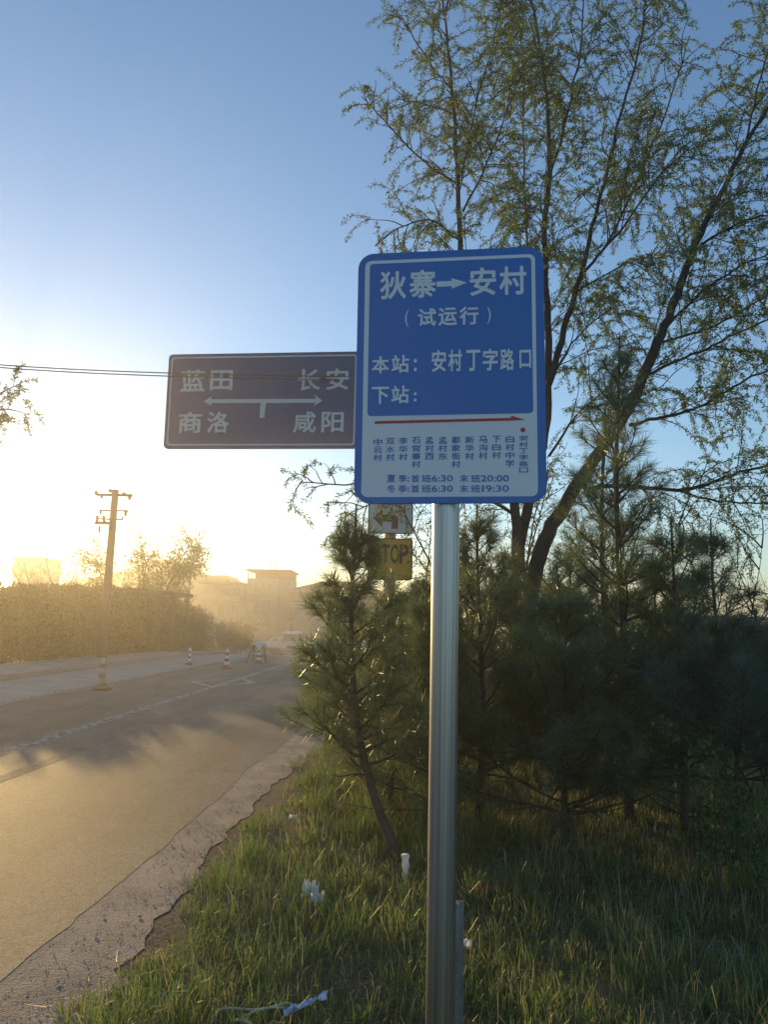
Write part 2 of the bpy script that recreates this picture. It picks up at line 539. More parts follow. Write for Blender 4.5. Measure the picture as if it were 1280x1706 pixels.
# ------------------------------------------------------------------ lettering
def glyphs(mb, body, x0, y0, x1, y1, plane, lift, bold=.022):
    """one run of characters fitted into a rectangle of a plane (o, ax, ay, an)"""
    cu = bpy.data.curves.new('t', 'FONT')
    cu.body = body
    cu.resolution_u = 3
    ob = bpy.data.objects.new('t', cu)
    C.objects.link(ob)
    dg = bpy.context.evaluated_depsgraph_get()
    me = bpy.data.meshes.new_from_object(ob.evaluated_get(dg))
    V = np.empty(len(me.vertices) * 3); me.vertices.foreach_get('co', V); V = V.reshape(-1, 3)
    Fs = [list(p.vertices) for p in me.polygons]
    bpy.data.objects.remove(ob); bpy.data.curves.remove(cu); bpy.data.meshes.remove(me)
    lo, hi = V.min(0), V.max(0)
    U = (V[:, 0] - lo[0]) / (hi[0] - lo[0]) * (x1 - x0) + x0
    Y = (V[:, 1] - lo[1]) / (hi[1] - lo[1]) * (y1 - y0) + y0
    o, ax, ay, an = plane
    P = o + U[:, None] * ax + Y[:, None] * ay + an * lift
    sx = (x1 - x0) / (hi[0] - lo[0]) if len(body) == 1 and body != '1' else (y1 - y0) / (hi[1] - lo[1])
    sy = (y1 - y0) / (hi[1] - lo[1])
    tri = []
    for f in Fs:
        for k in range(1, len(f) - 1):
            a, b, c = f[0], f[k], f[k + 1]
            nr = np.cross(P[b] - P[a], P[c] - P[a]) @ an
            tri.append((a, b, c) if nr >= 0 else (a, c, b))
    k = 0
    for i, j in ((0, 0), (1, 0), (-1, 0), (0, 1), (0, -1), (.7, .7), (-.7, .7), (.7, -.7), (-.7, -.7)):   # thickened strokes: shifted copies, each a hair above the last
        mb.add(P + ax * (i * bold * sx) + ay * (j * bold * sy) + an * (k * 4e-5), tri)
        k += 1


def homography(src, dst):
    A, B = [], []
    for (x, y), (u, v) in zip(src, dst):
        A += [[x, y, 1, 0, 0, 0, -u * x, -u * y], [0, 0, 0, x, y, 1, -v * x, -v * y]]
        B += [u, v]
    h = np.append(np.linalg.solve(np.array(A, float), np.array(B, float)), 1).reshape(3, 3)

    def f(x, y):
        q = h @ np.array([x, y, 1.0])
        return q[0] / q[2], q[1] / q[2]
    return f


def rect_of(f, x0, y0, x1, y1):
    c = [f(x, y) for x, y in ((x0, y0), (x1, y0), (x1, y1), (x0, y1))]
    return ((c[0][0] + c[3][0]) / 2, (c[2][1] + c[3][1]) / 2, (c[1][0] + c[2][0]) / 2, (c[0][1] + c[1][1]) / 2)


# ------------------------------------------------------------------ bus stop sign
yaw, rolls = math.radians(-7.23), math.radians(.47)
A0 = np.array([math.cos(yaw), math.sin(yaw), 0]); NB = np.array([-math.sin(yaw), math.cos(yaw), 0]); UP = np.array([0, 0, 1.0])
AX = A0 * math.cos(rolls) + UP * math.sin(rolls)
AY = -A0 * math.sin(rolls) + UP * math.cos(rolls)
AN = -NB
SC = np.array([.198, 2.400, 2.375])
PW, PH = .30, .4157
pc = SC + A0 * -.008 + NB * .060
base = (pc[0], pc[1], 0.0)
bus = thing('bus_stop_sign', 'blue and white bus stop sign listing village stops on a steel pole', 'sign', base)
mb = MB()
mb.tube([(pc[0], pc[1], z) for z in (-.25, .3, .8, 1.3, 1.8, 2.3, SC[2] + .33)], .0435, 36)
mb.build('pole', M['steel'], bus, True, base)
mb = MB()
q = pc + A0 * .046 + NB * .022
q[2] = 0.0
for (dx, dy, w, d) in ((0, 0, .010, .04), (.0125, .017, .015, .006)):
    p = q + A0 * dx + NB * dy
    mb.bar((p[0], p[1], -.2), (p[0], p[1], .76), w, d)
mb.build('mounting_bracket', M['galv'], bus, False, base)
for z in (.5, .66):
    mb = MB(); mb.tube([q + UP * z - NB * .035, q + UP * z - NB * .018], .008, 6); mb.build('bolt', M['galv'], bus, False, base)
mb = MB()
mb.prism(rrect(-PW, -PH, PW, PH, .052, 10), SC, AX, AY, AN, -.016, 0)
panel = mb.build('panel', M['sign_blue'], bus, False, base)
for s in (-.24, .24):
    mb = MB()
    o = SC + AY * s
    mb.bar(o - AX * .2 + NB * .024, o + AX * .2 + NB * .024, .016, .03)
    mb.build('back_rail', M['galv'], bus, False, base)
hz = homography([(124, 110), (1166, 64), (1186, 1508), (104, 1512)], [(-PW, PH), (PW, PH), (PW, -PH), (-PW, -PH)])
plane = (SC, AX, AY, AN)


def quadrect(f, tl, tr, br, bl):
    c = [f(*p) for p in (tl, tr, br, bl)]
    return (c[0][0] + c[3][0]) / 2, (c[2][1] + c[3][1]) / 2, (c[1][0] + c[2][0]) / 2, (c[0][1] + c[1][1]) / 2


wr = quadrect(hz, (163, 152), (1118, 106), (1137, 1472), (145, 1478))
mb = MB(); mb.prism(rrect(*wr, .020), *plane, -.001, .0008)
mb.build('white_face', M['sign_white'], panel, False, base)
br_ = quadrect(hz, (190, 168), (1096, 127), (1111, 1005), (177, 1026))
mb = MB(); mb.prism(rrect(*br_, .012), *plane, .0003, .0016)
mb.build('blue_field', M['sign_blue'], panel, False, base)
mb = MB()
big = [('狄', 250, 212, 390, 362), ('寨', 415, 203, 558, 355), ('安', 755, 190, 897, 342), ('村', 922, 183, 1067, 338),
       ('(', 388, 428, 408, 522), ('试', 462, 420, 560, 516), ('运', 578, 416, 678, 512), ('行', 697, 410, 800, 508), (')', 850, 410, 870, 505),
       ('本', 205, 690, 297, 782), ('站', 315, 683, 410, 778), (':', 440, 705, 453, 770),
       ('安', 540, 655, 618, 773), ('村', 633, 652, 707, 770), ('丁', 735, 655, 810, 768), ('字', 828, 648, 908, 766), ('路', 925, 648, 1000, 765), ('口', 1033, 655, 1095, 753),
       ('下', 205, 862, 297, 953), ('站', 315, 855, 410, 950), (':', 440, 893, 453, 940)]
for ch, *r in big:
    glyphs(mb, ch, *rect_of(hz, *r), plane, .0026, .024 if ch not in '()' else .0)
mb.prism([hz(*p) for p in ((565, 296), (650, 293), (651, 307), (735, 272), (649, 247), (650, 263), (565, 266))][::-1], *plane, .0016, .0026)
mb.build('lettering', M['sign_white'], panel, False, base)
mb = MB()
cols = [('中云村', 238, 1150, 1275), ('双水村', 308, 1145, 1273), ('李华村', 380, 1143, 1272), ('石官寨村', 453, 1140, 1313), ('孟村西', 527, 1140, 1268), ('孟村东', 602, 1140, 1268),
        ('鄱家街村', 676, 1138, 1313), ('新华村', 752, 1137, 1267), ('马沟村', 828, 1135, 1265), ('下白村', 903, 1133, 1262), ('白村中学', 978, 1133, 1308), ('安村丁字路口', 1055, 1132, 1342)]
for s, x, y0, y1 in cols:
    k = len(s)
    st = (y1 - y0 + 6) / k
    for i, ch in enumerate(s):
        glyphs(mb, ch, *rect_of(hz, x - 24, y0 + i * st + 1, x + 24, y0 + (i + 1) * st - 7), plane, .0018, .014)
for y0, y1, ch, t in ((1353, 1394, '夏', '20:00'), (1410, 1451, '冬', '19:30')):
    for s, x0, x1 in ((ch, 290, 338), ('季', 355, 402), ('首', 427, 470), ('班', 485, 537), ('末', 697, 745), ('班', 760, 812)):
        glyphs(mb, s, *rect_of(hz, x0, y0, x1, y1), plane, .0018, .014)
    glyphs(mb, ':', *rect_of(hz, 407, y0 + 14, 415, y1 - 4), plane, .0018, .02)
    for s, x0, x1 in (('6:30', 541, 658), *(((t, 816, 972),) if t[0] == '2' else (('1', 822, 832), ('9:30', 843, 972)))):
        glyphs(mb, s, *rect_of(hz, x0, y0 + 2, x1, y1 - 4), plane, .0018, .018)
mb.build('timetable_lettering', M['sign_blue'], panel, False, base)
mb = MB()
mb.prism([hz(*p) for p in ((220, 1067), (985, 1049), (1065, 1045), (985, 1021), (985, 1034), (220, 1052))], *plane, .0008, .0018)
mb.build('route_arrow', M['sign_red'], panel, False, base)
mb = MB()
c0 = hz(1051, 1101)
mb.prism([(c0[0] + .0075 * math.cos(a), c0[1] + .0075 * math.sin(a)) for a in np.arange(20) * math.pi / 10], *plane, .0008, .0018)
mb.build('stop_dot', M['sign_red'], panel, False, base)

# ------------------------------------------------------------------ overhead direction sign on its post
GY = 12.3
g_tl, g_tr, g_bl, g_br = at(285.2, 587.4, GY + .18), at(597, 588.6, GY - .18), at(268.6, 743, GY + .18), at(599, 751.4, GY - .18)
gc = (g_tl + g_tr + g_bl + g_br) / 4
gax = (g_tr + g_br - g_tl - g_bl); gax[2] = 0; gw = np.linalg.norm(gax) / 2; gax /= np.linalg.norm(gax)
gh = ((g_tl + g_tr - g_bl - g_br) / 2)[2]
gan = np.array([gax[1], -gax[0], 0])
gp = at(651, 860, GY)
gbase = (gp[0], gp[1] + .2, 0.0)
rs = thing('road_direction_sign', 'faded blue overhead road sign with arrows to four towns on a grey post', 'road sign', gbase)
mb = MB()
mb.tube([(gbase[0], gbase[1], z) for z in (-.2, 1, 2, 3, 4, 5, gc[2] + gh / 2 + .1)], [.10, .10, .097, .095, .092, .09, .088], 20)
mb.build('post', M['grey_paint'], rs, True, gbase)
mb = MB()
for z in (-.45, .45):
    e = np.array([gbase[0], gbase[1], gc[2] + z])
    s = gc - gan * .10 - gax * (gw * .42); s[2] = gc[2] + z
    mb.tube([e, s], .045, 10)
mb.build('arm', M['grey_paint'], rs, True, gbase)
gpl = (gc, gax, UP, gan)
mb = MB(); mb.prism(rrect(-gw / 2, -gh / 2, gw / 2, gh / 2, .07, 6), *gpl, -.05, 0)
gpanel = mb.build('panel', M['road_blue'], rs, False, gbase)
hg = homography([(125, 62), (1232, 66), (1242, 645), (66, 615)], [(-gw / 2, gh / 2), (gw / 2, gh / 2), (gw / 2, -gh / 2), (-gw / 2, -gh / 2)])
mb = MB()
for ch, *r in [('蓝', 190, 155, 325, 275), ('田', 360, 162, 485, 272), ('长', 870, 165, 1000, 285), ('安', 1040, 165, 1170, 285),
               ('商', 165, 400, 298, 522), ('洛', 335, 403, 460, 525), ('咸', 850, 415, 980, 537), ('阳', 1020, 420, 1148, 540)]:
    glyphs(mb, ch, *rect_of(hg, *r), gpl, .008, .022)
mb.prism([hg(*p) for p in ((340, 325), (995, 338), (995, 362), (683, 356), (673, 443), (645, 443), (651, 355), (340, 348))][::-1], *gpl, .002, .008)
mb.prism([hg(*p) for p in ((318, 337), (362, 308), (352, 337), (362, 367))][::-1], *gpl, .002, .0085)
mb.prism([hg(*p) for p in ((1018, 350), (970, 312), (988, 350), (966, 383))], *gpl, .002, .0085)
# thin border line
bo, bi = rrect(-gw / 2 + .05, -gh / 2 + .05, gw / 2 - .05, gh / 2 - .05, .05, 6), rrect(-gw / 2 + .075, -gh / 2 + .075, gw / 2 - .075, gh / 2 - .075, .035, 6)
P = [gc + gax * x + UP * y + gan * .003 for x, y in bo + bi]
n = len(bo)
mb.add(P, [(i, (i + 1) % n, n + (i + 1) % n, n + i) for i in range(n)])
mb.build('lettering', M['road_white'], gpanel, False, gbase)


def plate(name, px0, py0, px1, py1, m, label):
    c = at((px0 + px1) / 2, (py0 + py1) / 2, GY)
    w, h = (px1 - px0) / F_PX * GY, (py1 - py0) / F_PX * GY
    pl = (c + np.array([0, .06, 0]), np.array([1.0, 0, 0]), UP, np.array([0, -1.0, 0]))
    mb = MB(); mb.prism(rrect(-w / 2, -h / 2, w / 2, h / 2, .05), *pl, -.012, 0)
    o = mb.build(name, m, rs, False, gbase)
    o['label'] = label
    mb = MB(); out, inn = rrect(-w / 2, -h / 2, w / 2, h / 2, .05), rrect(-w / 2 + .018, -h / 2 + .018, w / 2 - .018, h / 2 - .018, .035)
    P = [pl[0] + pl[1] * x + UP * y + pl[3] * .003 for x, y in out + inn]
    mb.add(P, [(i, (i + 1) % len(out), len(out) + (i + 1) % len(out), len(out) + i) for i in range(len(out))])
    mb.build('border', M['black'], o, False, gbase)
    return o, pl, w, h


wp, pl, w, h = plate('arrow_plate', 613, 836, 689, 889, M['road_white'], 'white plate with a black arrow pointing left')
mb = MB()
mb.prism([(-.28, 0), (-.13, -.15), (-.13, -.055), (.02, -.055), (.02, -.17), (.12, -.17), (.12, .055), (-.13, .055), (-.13, .15)], *pl, .001, .005)
mb.build('arrow', M['black'], wp, False, gbase)
yp, pl, w, h = plate('stop_plate', 613, 896, 688, 966, M['yellow'], 'orange yellow plate reading STOP in black')
mb = MB()
for i, ch in enumerate('STOP'):
    mb = MB(); glyphs(mb, ch, -w * .40 + i * w * .205, -.06, -w * .40 + i * w * .205 + w * .18, h * .34, pl, .005, .03)
    mb.build('letter', M['black'], yp, False, gbase)

# ------------------------------------------------------------------ utility poles and wires
def insulator(mb, p, r=.06, h=.16):
    mb.lathe([(.0, -h * .5), (r * .6, -h * .45), (r * .5, -h * .2), (r, -h * .1), (r * .55, .05 * h), (r, h * .2), (r * .5, h * .32), (.0, h * .5)], p, 10)


def utility_pole(px_top, py_top, px_b, py_b, Y, r0, r1, label, detail, group=None):
    top = at(px_top, py_top, Y)
    low = at(px_b, py_b, Y)
    d = (low - top) / (top[2] - low[2])
    z0 = float(gz(Y)) - .2
    b = top + d * (top[2] - z0)
    t = thing('utility_pole', label, 'utility pole', (b[0], b[1], z0 + .2), group=group)
    off = (b[0], b[1], z0 + .2)
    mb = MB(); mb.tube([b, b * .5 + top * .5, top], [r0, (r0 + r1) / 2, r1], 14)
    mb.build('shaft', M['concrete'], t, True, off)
    return t, top, d, off


up, utop, ud, uoff = utility_pole(192, 816, 179, 975, 28, .17, .115, 'grey concrete utility pole with cross arms standing by the left hedge', True)
s28 = 28 / F_PX


def rel(dx, dy):  # offset in metres on the pole head
    return utop + np.array([dx * s28, 0, -dy * s28])


def xarm(y, x0, x1, thick=.07):
    mb = MB(); mb.bar(rel(x0, y), rel(x1, y), thick, thick)
    return mb.build('cross_arm', M['dark_metal'], up, False, uoff)


xarm(9, -31, 29, .085); xarm(35.5, -22, 24, .05); xarm(50, -28, 16, .05)
for (x, y, r, h) in ((-32, 6, .085, .17), (-22, 12, .075, .14), (-8, 2, .1, .14), (15, 7, .09, .15), (25, 13, .085, .17), (-22, 38, .06, .22), (20, 39, .075, .25), (-27, 49, .07, .26), (-16, 49, .07, .25), (-22, 67, .055, .3), (15, 47, .04, .12)):
    mb = MB(); insulator(mb, rel(x, y) + np.array([0, -.02, 0]), r, h)
    mb.build('insulator', M['porcelain'], up, True, uoff)
mb = MB()
mb.bar(rel(-30, 57), rel(-6, 57), .12, .10)
mb.bar(rel(-27, 52), rel(-27, 57), .08); mb.bar(rel(-15, 52), rel(-15, 57), .08)
mb.build('fuse_box', M['dark_metal'], up, False, uoff)
for a, b, c in (((27, 18), (30, 34), (36, 56)), ((-20, 14), (-18, 20), (-17, 24)), ((-21, 72), (-18, 80), (-12, 88))):
    mb = MB(); mb.tube([rel(*a), rel(*b), rel(*c)], .012, 5)
    mb.build('jumper_wire', M['wire'], up, True, uoff)

poles = []
for i, (pt, pb, Y, lab) in enumerate((((298, 944), (294, 990), 75, 'thin distant utility pole nearest the flat shed roof'),
                                      ((317, 953), (314, 990), 66, 'thicker distant utility pole just left of the two-storey house'))):
    t, top, d, off = utility_pole(*pt, *pb, Y, .16, .11, lab, False, 'distant utility poles by the village')
    k = Y / F_PX
    for (y, hw) in ((7, 8), (27, 6)):
        mb = MB(); mb.bar(top + np.array([-hw * k, 0, -y * k]), top + np.array([hw * k, 0, -y * k]), .10)
        mb.build('cross_arm', M['dark_metal'], t, False, off)
    poles.append(top)


def wire(pts, r, label, group=None):
    pts = [np.asarray(p, float) for p in pts]
    P = []
    a, m, b = pts
    for s in np.linspace(0, 1, 24):
        P.append(a * (1 - s) * (1 - 2 * s) + m * 4 * s * (1 - s) + b * s * (2 * s - 1))
    mb = MB(); mb.tube(P, r, 6)
    o = mb.build('power_line', M['wire'], None, True)
    return tag(o, label, 'wire', group)


ge = np.array([gbase[0] - .02, gbase[1] - .1, 0])
for k, (y0, y1, y2, lab) in enumerate(((603, 620, 628, 'upper black wire running from the left to the overhead road sign'),
                                       (606, 625, 633, 'lower black wire running from the left to the overhead road sign'))):
    wire([at(-160, y0 - 12, 11.0), at(160, y1 - 3, 11.4), at(652, y2, GY + .05)], .009, lab, 'pair of wires in front of the road sign')
wire([at(-420, 560, 20.0), at(-100, 697, 23.5), utop + np.array([-.18, -.05, .02])], .010, 'thin wire rising left from the concrete pole top into the glare')
wire([poles[0], (poles[0] + at(420, 951, 98)) / 2 - np.array([0, 0, .5]), at(420, 955, 98)], .02, 'far thin wire from the distant poles to the tall house')

# ------------------------------------------------------------------ buildings
def windowed(parent, off, x0, x1, z0, z1, y, glass, fr=.10):
    mb = MB()
    for a, b in (((x0 - fr, z1), (x1 + fr, z1 + fr)), ((x0 - fr, z0 - fr), (x1 + fr, z0)), ((x0 - fr, z0), (x0, z1)), ((x1, z0), (x1 + fr, z1)),
                 (((x0 + x1) / 2 - .03, z0), ((x0 + x1) / 2 + .03, z1))):
        mb.box((a[0], y - .07, a[1]), (b[0], y - .003, b[1]))
    w = mb.build('window', M['wall_tile'], parent, False, off)
    mb = MB(); mb.box((x0, y - .03, z0), (x1, y - .004, z1))
    mb.build('pane', glass, w, False, off)
    return w


BY = 95.0
bk = BY / F_PX


def BX(px): return float(at(px, 1000, BY)[0])
def BZ(py): return float(at(450, py, BY)[2])


gzB = float(gz(BY))
# tall block
x0, x1 = BX(410), BX(462)
xe = BX(482)
off = ((x0 + x1) / 2, BY, gzB)
bt = thing('apartment_house', 'three-storey pale village house with a flat overhanging roof behind the silver van', 'house', off)
mb = MB()
mb.box((x0, BY, gzB - .3), (x1, BY + 8, BZ(964)))
mb.build('wall', M['wall_tile'], bt, False, off)
mb = MB()
mb.box((x0 + .9, BY + .4, BZ(964)), (xe, BY + 7, BZ(951.5)))
mb.build('top_storey', M['brick'], bt, False, off)
mb = MB(); mb.box((x1, BY + .3, gzB - .3), (xe, BY + 7.6, BZ(964) - .002)); mb.build('side_wall', M['wall_pale'], bt, False, off)
mb = MB(); mb.box((x0 - .1, BY - .5, BZ(951.5)), (xe + .2, BY + 8.3, BZ(949))); rf = mb.build('roof', M['roof_dark'], bt, False, off)
for px, py in ((444, 930), (454, 931)):
    mb = MB(); mb.tube([(BX(px), BY + 2, BZ(949.5)), (BX(px), BY + 2, BZ(py))], .045, 6); mb.build('antenna', M['dark_metal'], rf, False, off)
for px in (412.6, 418):
    mb = MB(); mb.box((BX(px) - .06, BY - .3, BZ(964)), (BX(px) + .06, BY - .18, BZ(951.5))); mb.build('column', M['wall_pale'], bt, False, off)
for (a, b, c, d) in ((423, 433, 972, 985), (439, 450, 972, 985), (420, 431, 1000, 1014), (438, 450, 1000, 1014), (420, 431, 1028, 1043), (438, 450, 1028, 1043)):
    windowed(bt, off, BX(a), BX(b), BZ(d), BZ(c), BY, M['glass_dark'])
for py in (990, 1019):
    mb = MB(); mb.box((x0 - .05, BY - .22, BZ(py + 1.6)), (x1 + .05, BY - .0, BZ(py - 1.0))); mb.build('ledge', M['wall_pale'], bt, False, off)

# two storey left house
x0, x1 = BX(342), BX(409)
off = ((x0 + x1) / 2, BY - 2, gzB)
bl = thing('village_house', 'two-storey pale house with a long balcony left of the three-storey house', 'house', off)
Y2 = BY - 2
mb = MB(); mb.box((x0, Y2, gzB - .3), (x1, Y2 + 7, BZ(976))); mb.build('wall', M['wall_pale'], bl, False, off)
mb = MB(); mb.box((x0 - .3, Y2 - .8, BZ(976)), (x1 - .02, Y2 + 7.2, BZ(972.5))); rf = mb.build('roof', M['roof_dark'], bl, False, off)
mb = MB(); mb.box((BX(373), Y2 + 3, BZ(972.5)), (BX(377), Y2 + 3.4, BZ(967))); mb.build('chimney', M['brick'], rf, False, off)
mb = MB(); mb.box((x0 - .1, Y2 - .9, BZ(1003)), (x1 - .02, Y2, BZ(996))); mb.build('balcony', M['wall_tile'], bl, False, off)
for (a, b, c, d) in ((347, 357, 980, 992), (376, 390, 982, 994), (395, 404, 982, 994), (348, 358, 1010, 1024), (370, 380, 1008, 1030), (392, 403, 1010, 1024)):
    windowed(bl, off, BX(a), BX(b), BZ(d), BZ(c), Y2, M['glass_dark'] if a != 370 else M['brown'])

# right shop house with the brown band
x0, x1 = BX(483), BX(545)
off = ((x0 + x1) / 2, BY - 1, gzB)
Y3 = BY - 1
bs = thing('shop_house', 'two-storey house with a reddish band and white columns right of the three-storey house', 'house', off)
mb = MB(); mb.box((x0, Y3, gzB - .3), (x1, Y3 + 8, BZ(983))); mb.build('wall', M['wall_tile'], bs, False, off)
mb = MB(); mb.box((x0 - .1, Y3 - .4, BZ(983)), (x1 + .2, Y3 + 8.2, BZ(980.5))); mb.build('roof', M['wall_pale'], bs, False, off)
mb = MB(); mb.box((x0, Y3 - .1, BZ(1000)), (x1 - .03, Y3 - .002, BZ(985))); mb.build('facade_band', M['brick'], bs, False, off)
mb = MB(); mb.box((x0, Y3 - .12, BZ(1034)), (x1 - .03, Y3 - .002, BZ(1027))); mb.build('lower_band', M['brick'], bs, False, off)
for (a, b, c, d, g) in ((468 + 17, 490 + 1, 1006, 1024, 'orange_curtain'), (497, 507, 1006, 1024, 'glass_dark'), (515, 528, 1006, 1024, 'glass_dark')):
    windowed(bs, off, BX(a), BX(b), BZ(d), BZ(c), Y3, M[g])
mb = MB(); mb.box((BX(486), Y3 - .05, gzB), (BX(496), Y3 - .003, BZ(1037))); mb.build('door', M['brown'], bs, False, off)
for px in (484, 500, 516):
    mb = MB(); mb.box((BX(px) - .2, Y3 - .5, gzB), (BX(px) + .2, Y3 - .13, BZ(1036))); mb.build('column', M['wall_tile'], bs, False, off)

# hipped roof house far right, seen over the pines
HY = 80.0
c = at(560, 985, HY)
off = (c[0], HY, float(gz(HY)))
bh = thing('hip_roof_house', 'low house with a dark hipped roof rising behind the left pines', 'house', off)
hw = 4.2
zt, ze = at(566, 966, HY)[2], at(560, 984, HY)[2]
mb = MB(); mb.box((c[0] - hw, HY, float(gz(HY)) - .3), (c[0] + hw, HY + 7, ze)); mb.build('wall', M['wall_pale'], bh, False, off)
mb = MB()
e = .7
V = [(c[0] - hw - e, HY - e, ze), (c[0] + hw + e, HY - e, ze), (c[0] + hw + e, HY + 7 + e, ze), (c[0] - hw - e, HY + 7 + e, ze), (c[0] - hw * .35, HY + 3.5, zt), (c[0] + hw * .35, HY + 3.5, zt)]
mb.add(V, [(0, 1, 5, 4), (2, 3, 4, 5)]); mb.add(V, [(1, 2, 5), (3, 0, 4), ]); mb.add(V, [(0, 3, 2, 1)])
mb.build('roof', M['roof_dark'], bh, False, off)
mb = MB(); mb.box((c[0] - hw - e, HY - e - .12, ze - .25), (c[0] + hw + e, HY - e - .005, ze + .05)); mb.build('eave', M['wall_tile'], bh, False, off)
for dx in (-2.6, 0, 2.4):
    windowed(bh, off, c[0] + dx - .6, c[0] + dx + .6, ze - 1.9, ze - .7, HY, M['glass_dark'])

# flat-roofed shed behind the hedge
SY = 34.0
p0, p1 = at(128, 977, SY), at(322, 992, SY + 6)
off = ((p0[0] + p1[0]) / 2, SY + 3, float(gz(SY)))
sh_ = thing('shed', 'long low shed with a flat dark roof on posts behind the left hedge', 'shed', off)
dv = p1 - p0; dv[2] = 0; dl = np.linalg.norm(dv); dv /= dl
nv = np.array([-dv[1], dv[0], 0])
mb = MB()
for s, (a, b) in enumerate(((p0, p0 + (p1 - p0) * .72), (p0 + (p1 - p0) * .72, p1))):
    d = .16
    za, zb = ((p0[2], p0[2] + .05), (p0[2] + .05, p1[2] + .05))[s]
    A = a.copy(); B = b.copy(); A[2], B[2] = za, zb
    V = [A, B, B + nv * 5, A + nv * 5]
    V = V + [v - np.array([0, 0, .17]) for v in V]
    mb.add(V, [(0, 1, 2, 3), (7, 6, 5, 4), (0, 4, 5, 1), (1, 5, 6, 2), (2, 6, 7, 3), (3, 7, 4, 0)])
mb.build('roof', M['roof_dark'], sh_, False, off)
for k in np.linspace(.04, .98, 8):
    p = p0 + (p1 - p0) * k + nv * .25
    mb = MB(); mb.bar((p[0], p[1], float(gz(SY)) - .2), (p[0], p[1], min(p0[2], p[2]) - .15), .16); mb.build('post', M['brown'], sh_, False, off)
mb = MB()
q0, q1 = p0 + nv * .6 - dv * .0, p0 + (p1 - p0) * .36 + nv * .6
mb.bar((q0[0], q0[1], 1.0), (q1[0], q1[1], 1.0), .15, 3.0)
mb.build('wall', M['brown'], sh_, False, off)

# pale blocky building in the glare
PY = 104.0
p = at(42, 965, PY)
off = (p[0], PY, float(gz(PY)))
bw = thing('white_building', 'pale boxy building lost in the sun glare at the left edge', 'building', off)
hw = 21 * PY / F_PX
zt = at(42, 931, PY)[2]
mb = MB(); mb.box((p[0] - hw, PY, off[2] - .3), (p[0] + hw, PY + 7, zt)); mb.build('wall', M['wall_tile'], bw, False, off)
mb = MB(); mb.box((p[0] - hw - .2, PY - .2, zt), (p[0] + hw + .2, PY + 7.2, zt + .3)); mb.build('roof', M['wall_pale'], bw, False, off)
for dx in (-1.2, 1.0):
    windowed(bw, off, p[0] + dx - .5, p[0] + dx + .5, zt - 2.2, zt - 1.0, PY, M['glass_dark'])

# field wall far right
FY = 55.0
pa, pb = at(1120, 1024, FY), at(1420, 1024, FY)
off = ((pa[0] + pb[0]) / 2, FY, float(gz(FY)))
fw = thing('farm_wall', 'low reddish brick farm wall with a dark coping far behind the right shrubs', 'wall', off)
mb = MB(); mb.box((pa[0], FY, off[2] - .2), (pb[0], FY + .3, pa[2] - .45)); mb.build('wall', mat('faded_brick', (.30, .19, .16), .9, var=.3, scale=.6), fw, False, off)
mb = MB(); mb.box((pa[0] - .2, FY - .25, pa[2] - .45), (pb[0] + .2, FY + .5, pa[2] - .02)); mb.build('coping', M['roof_dark'], fw, False, off)

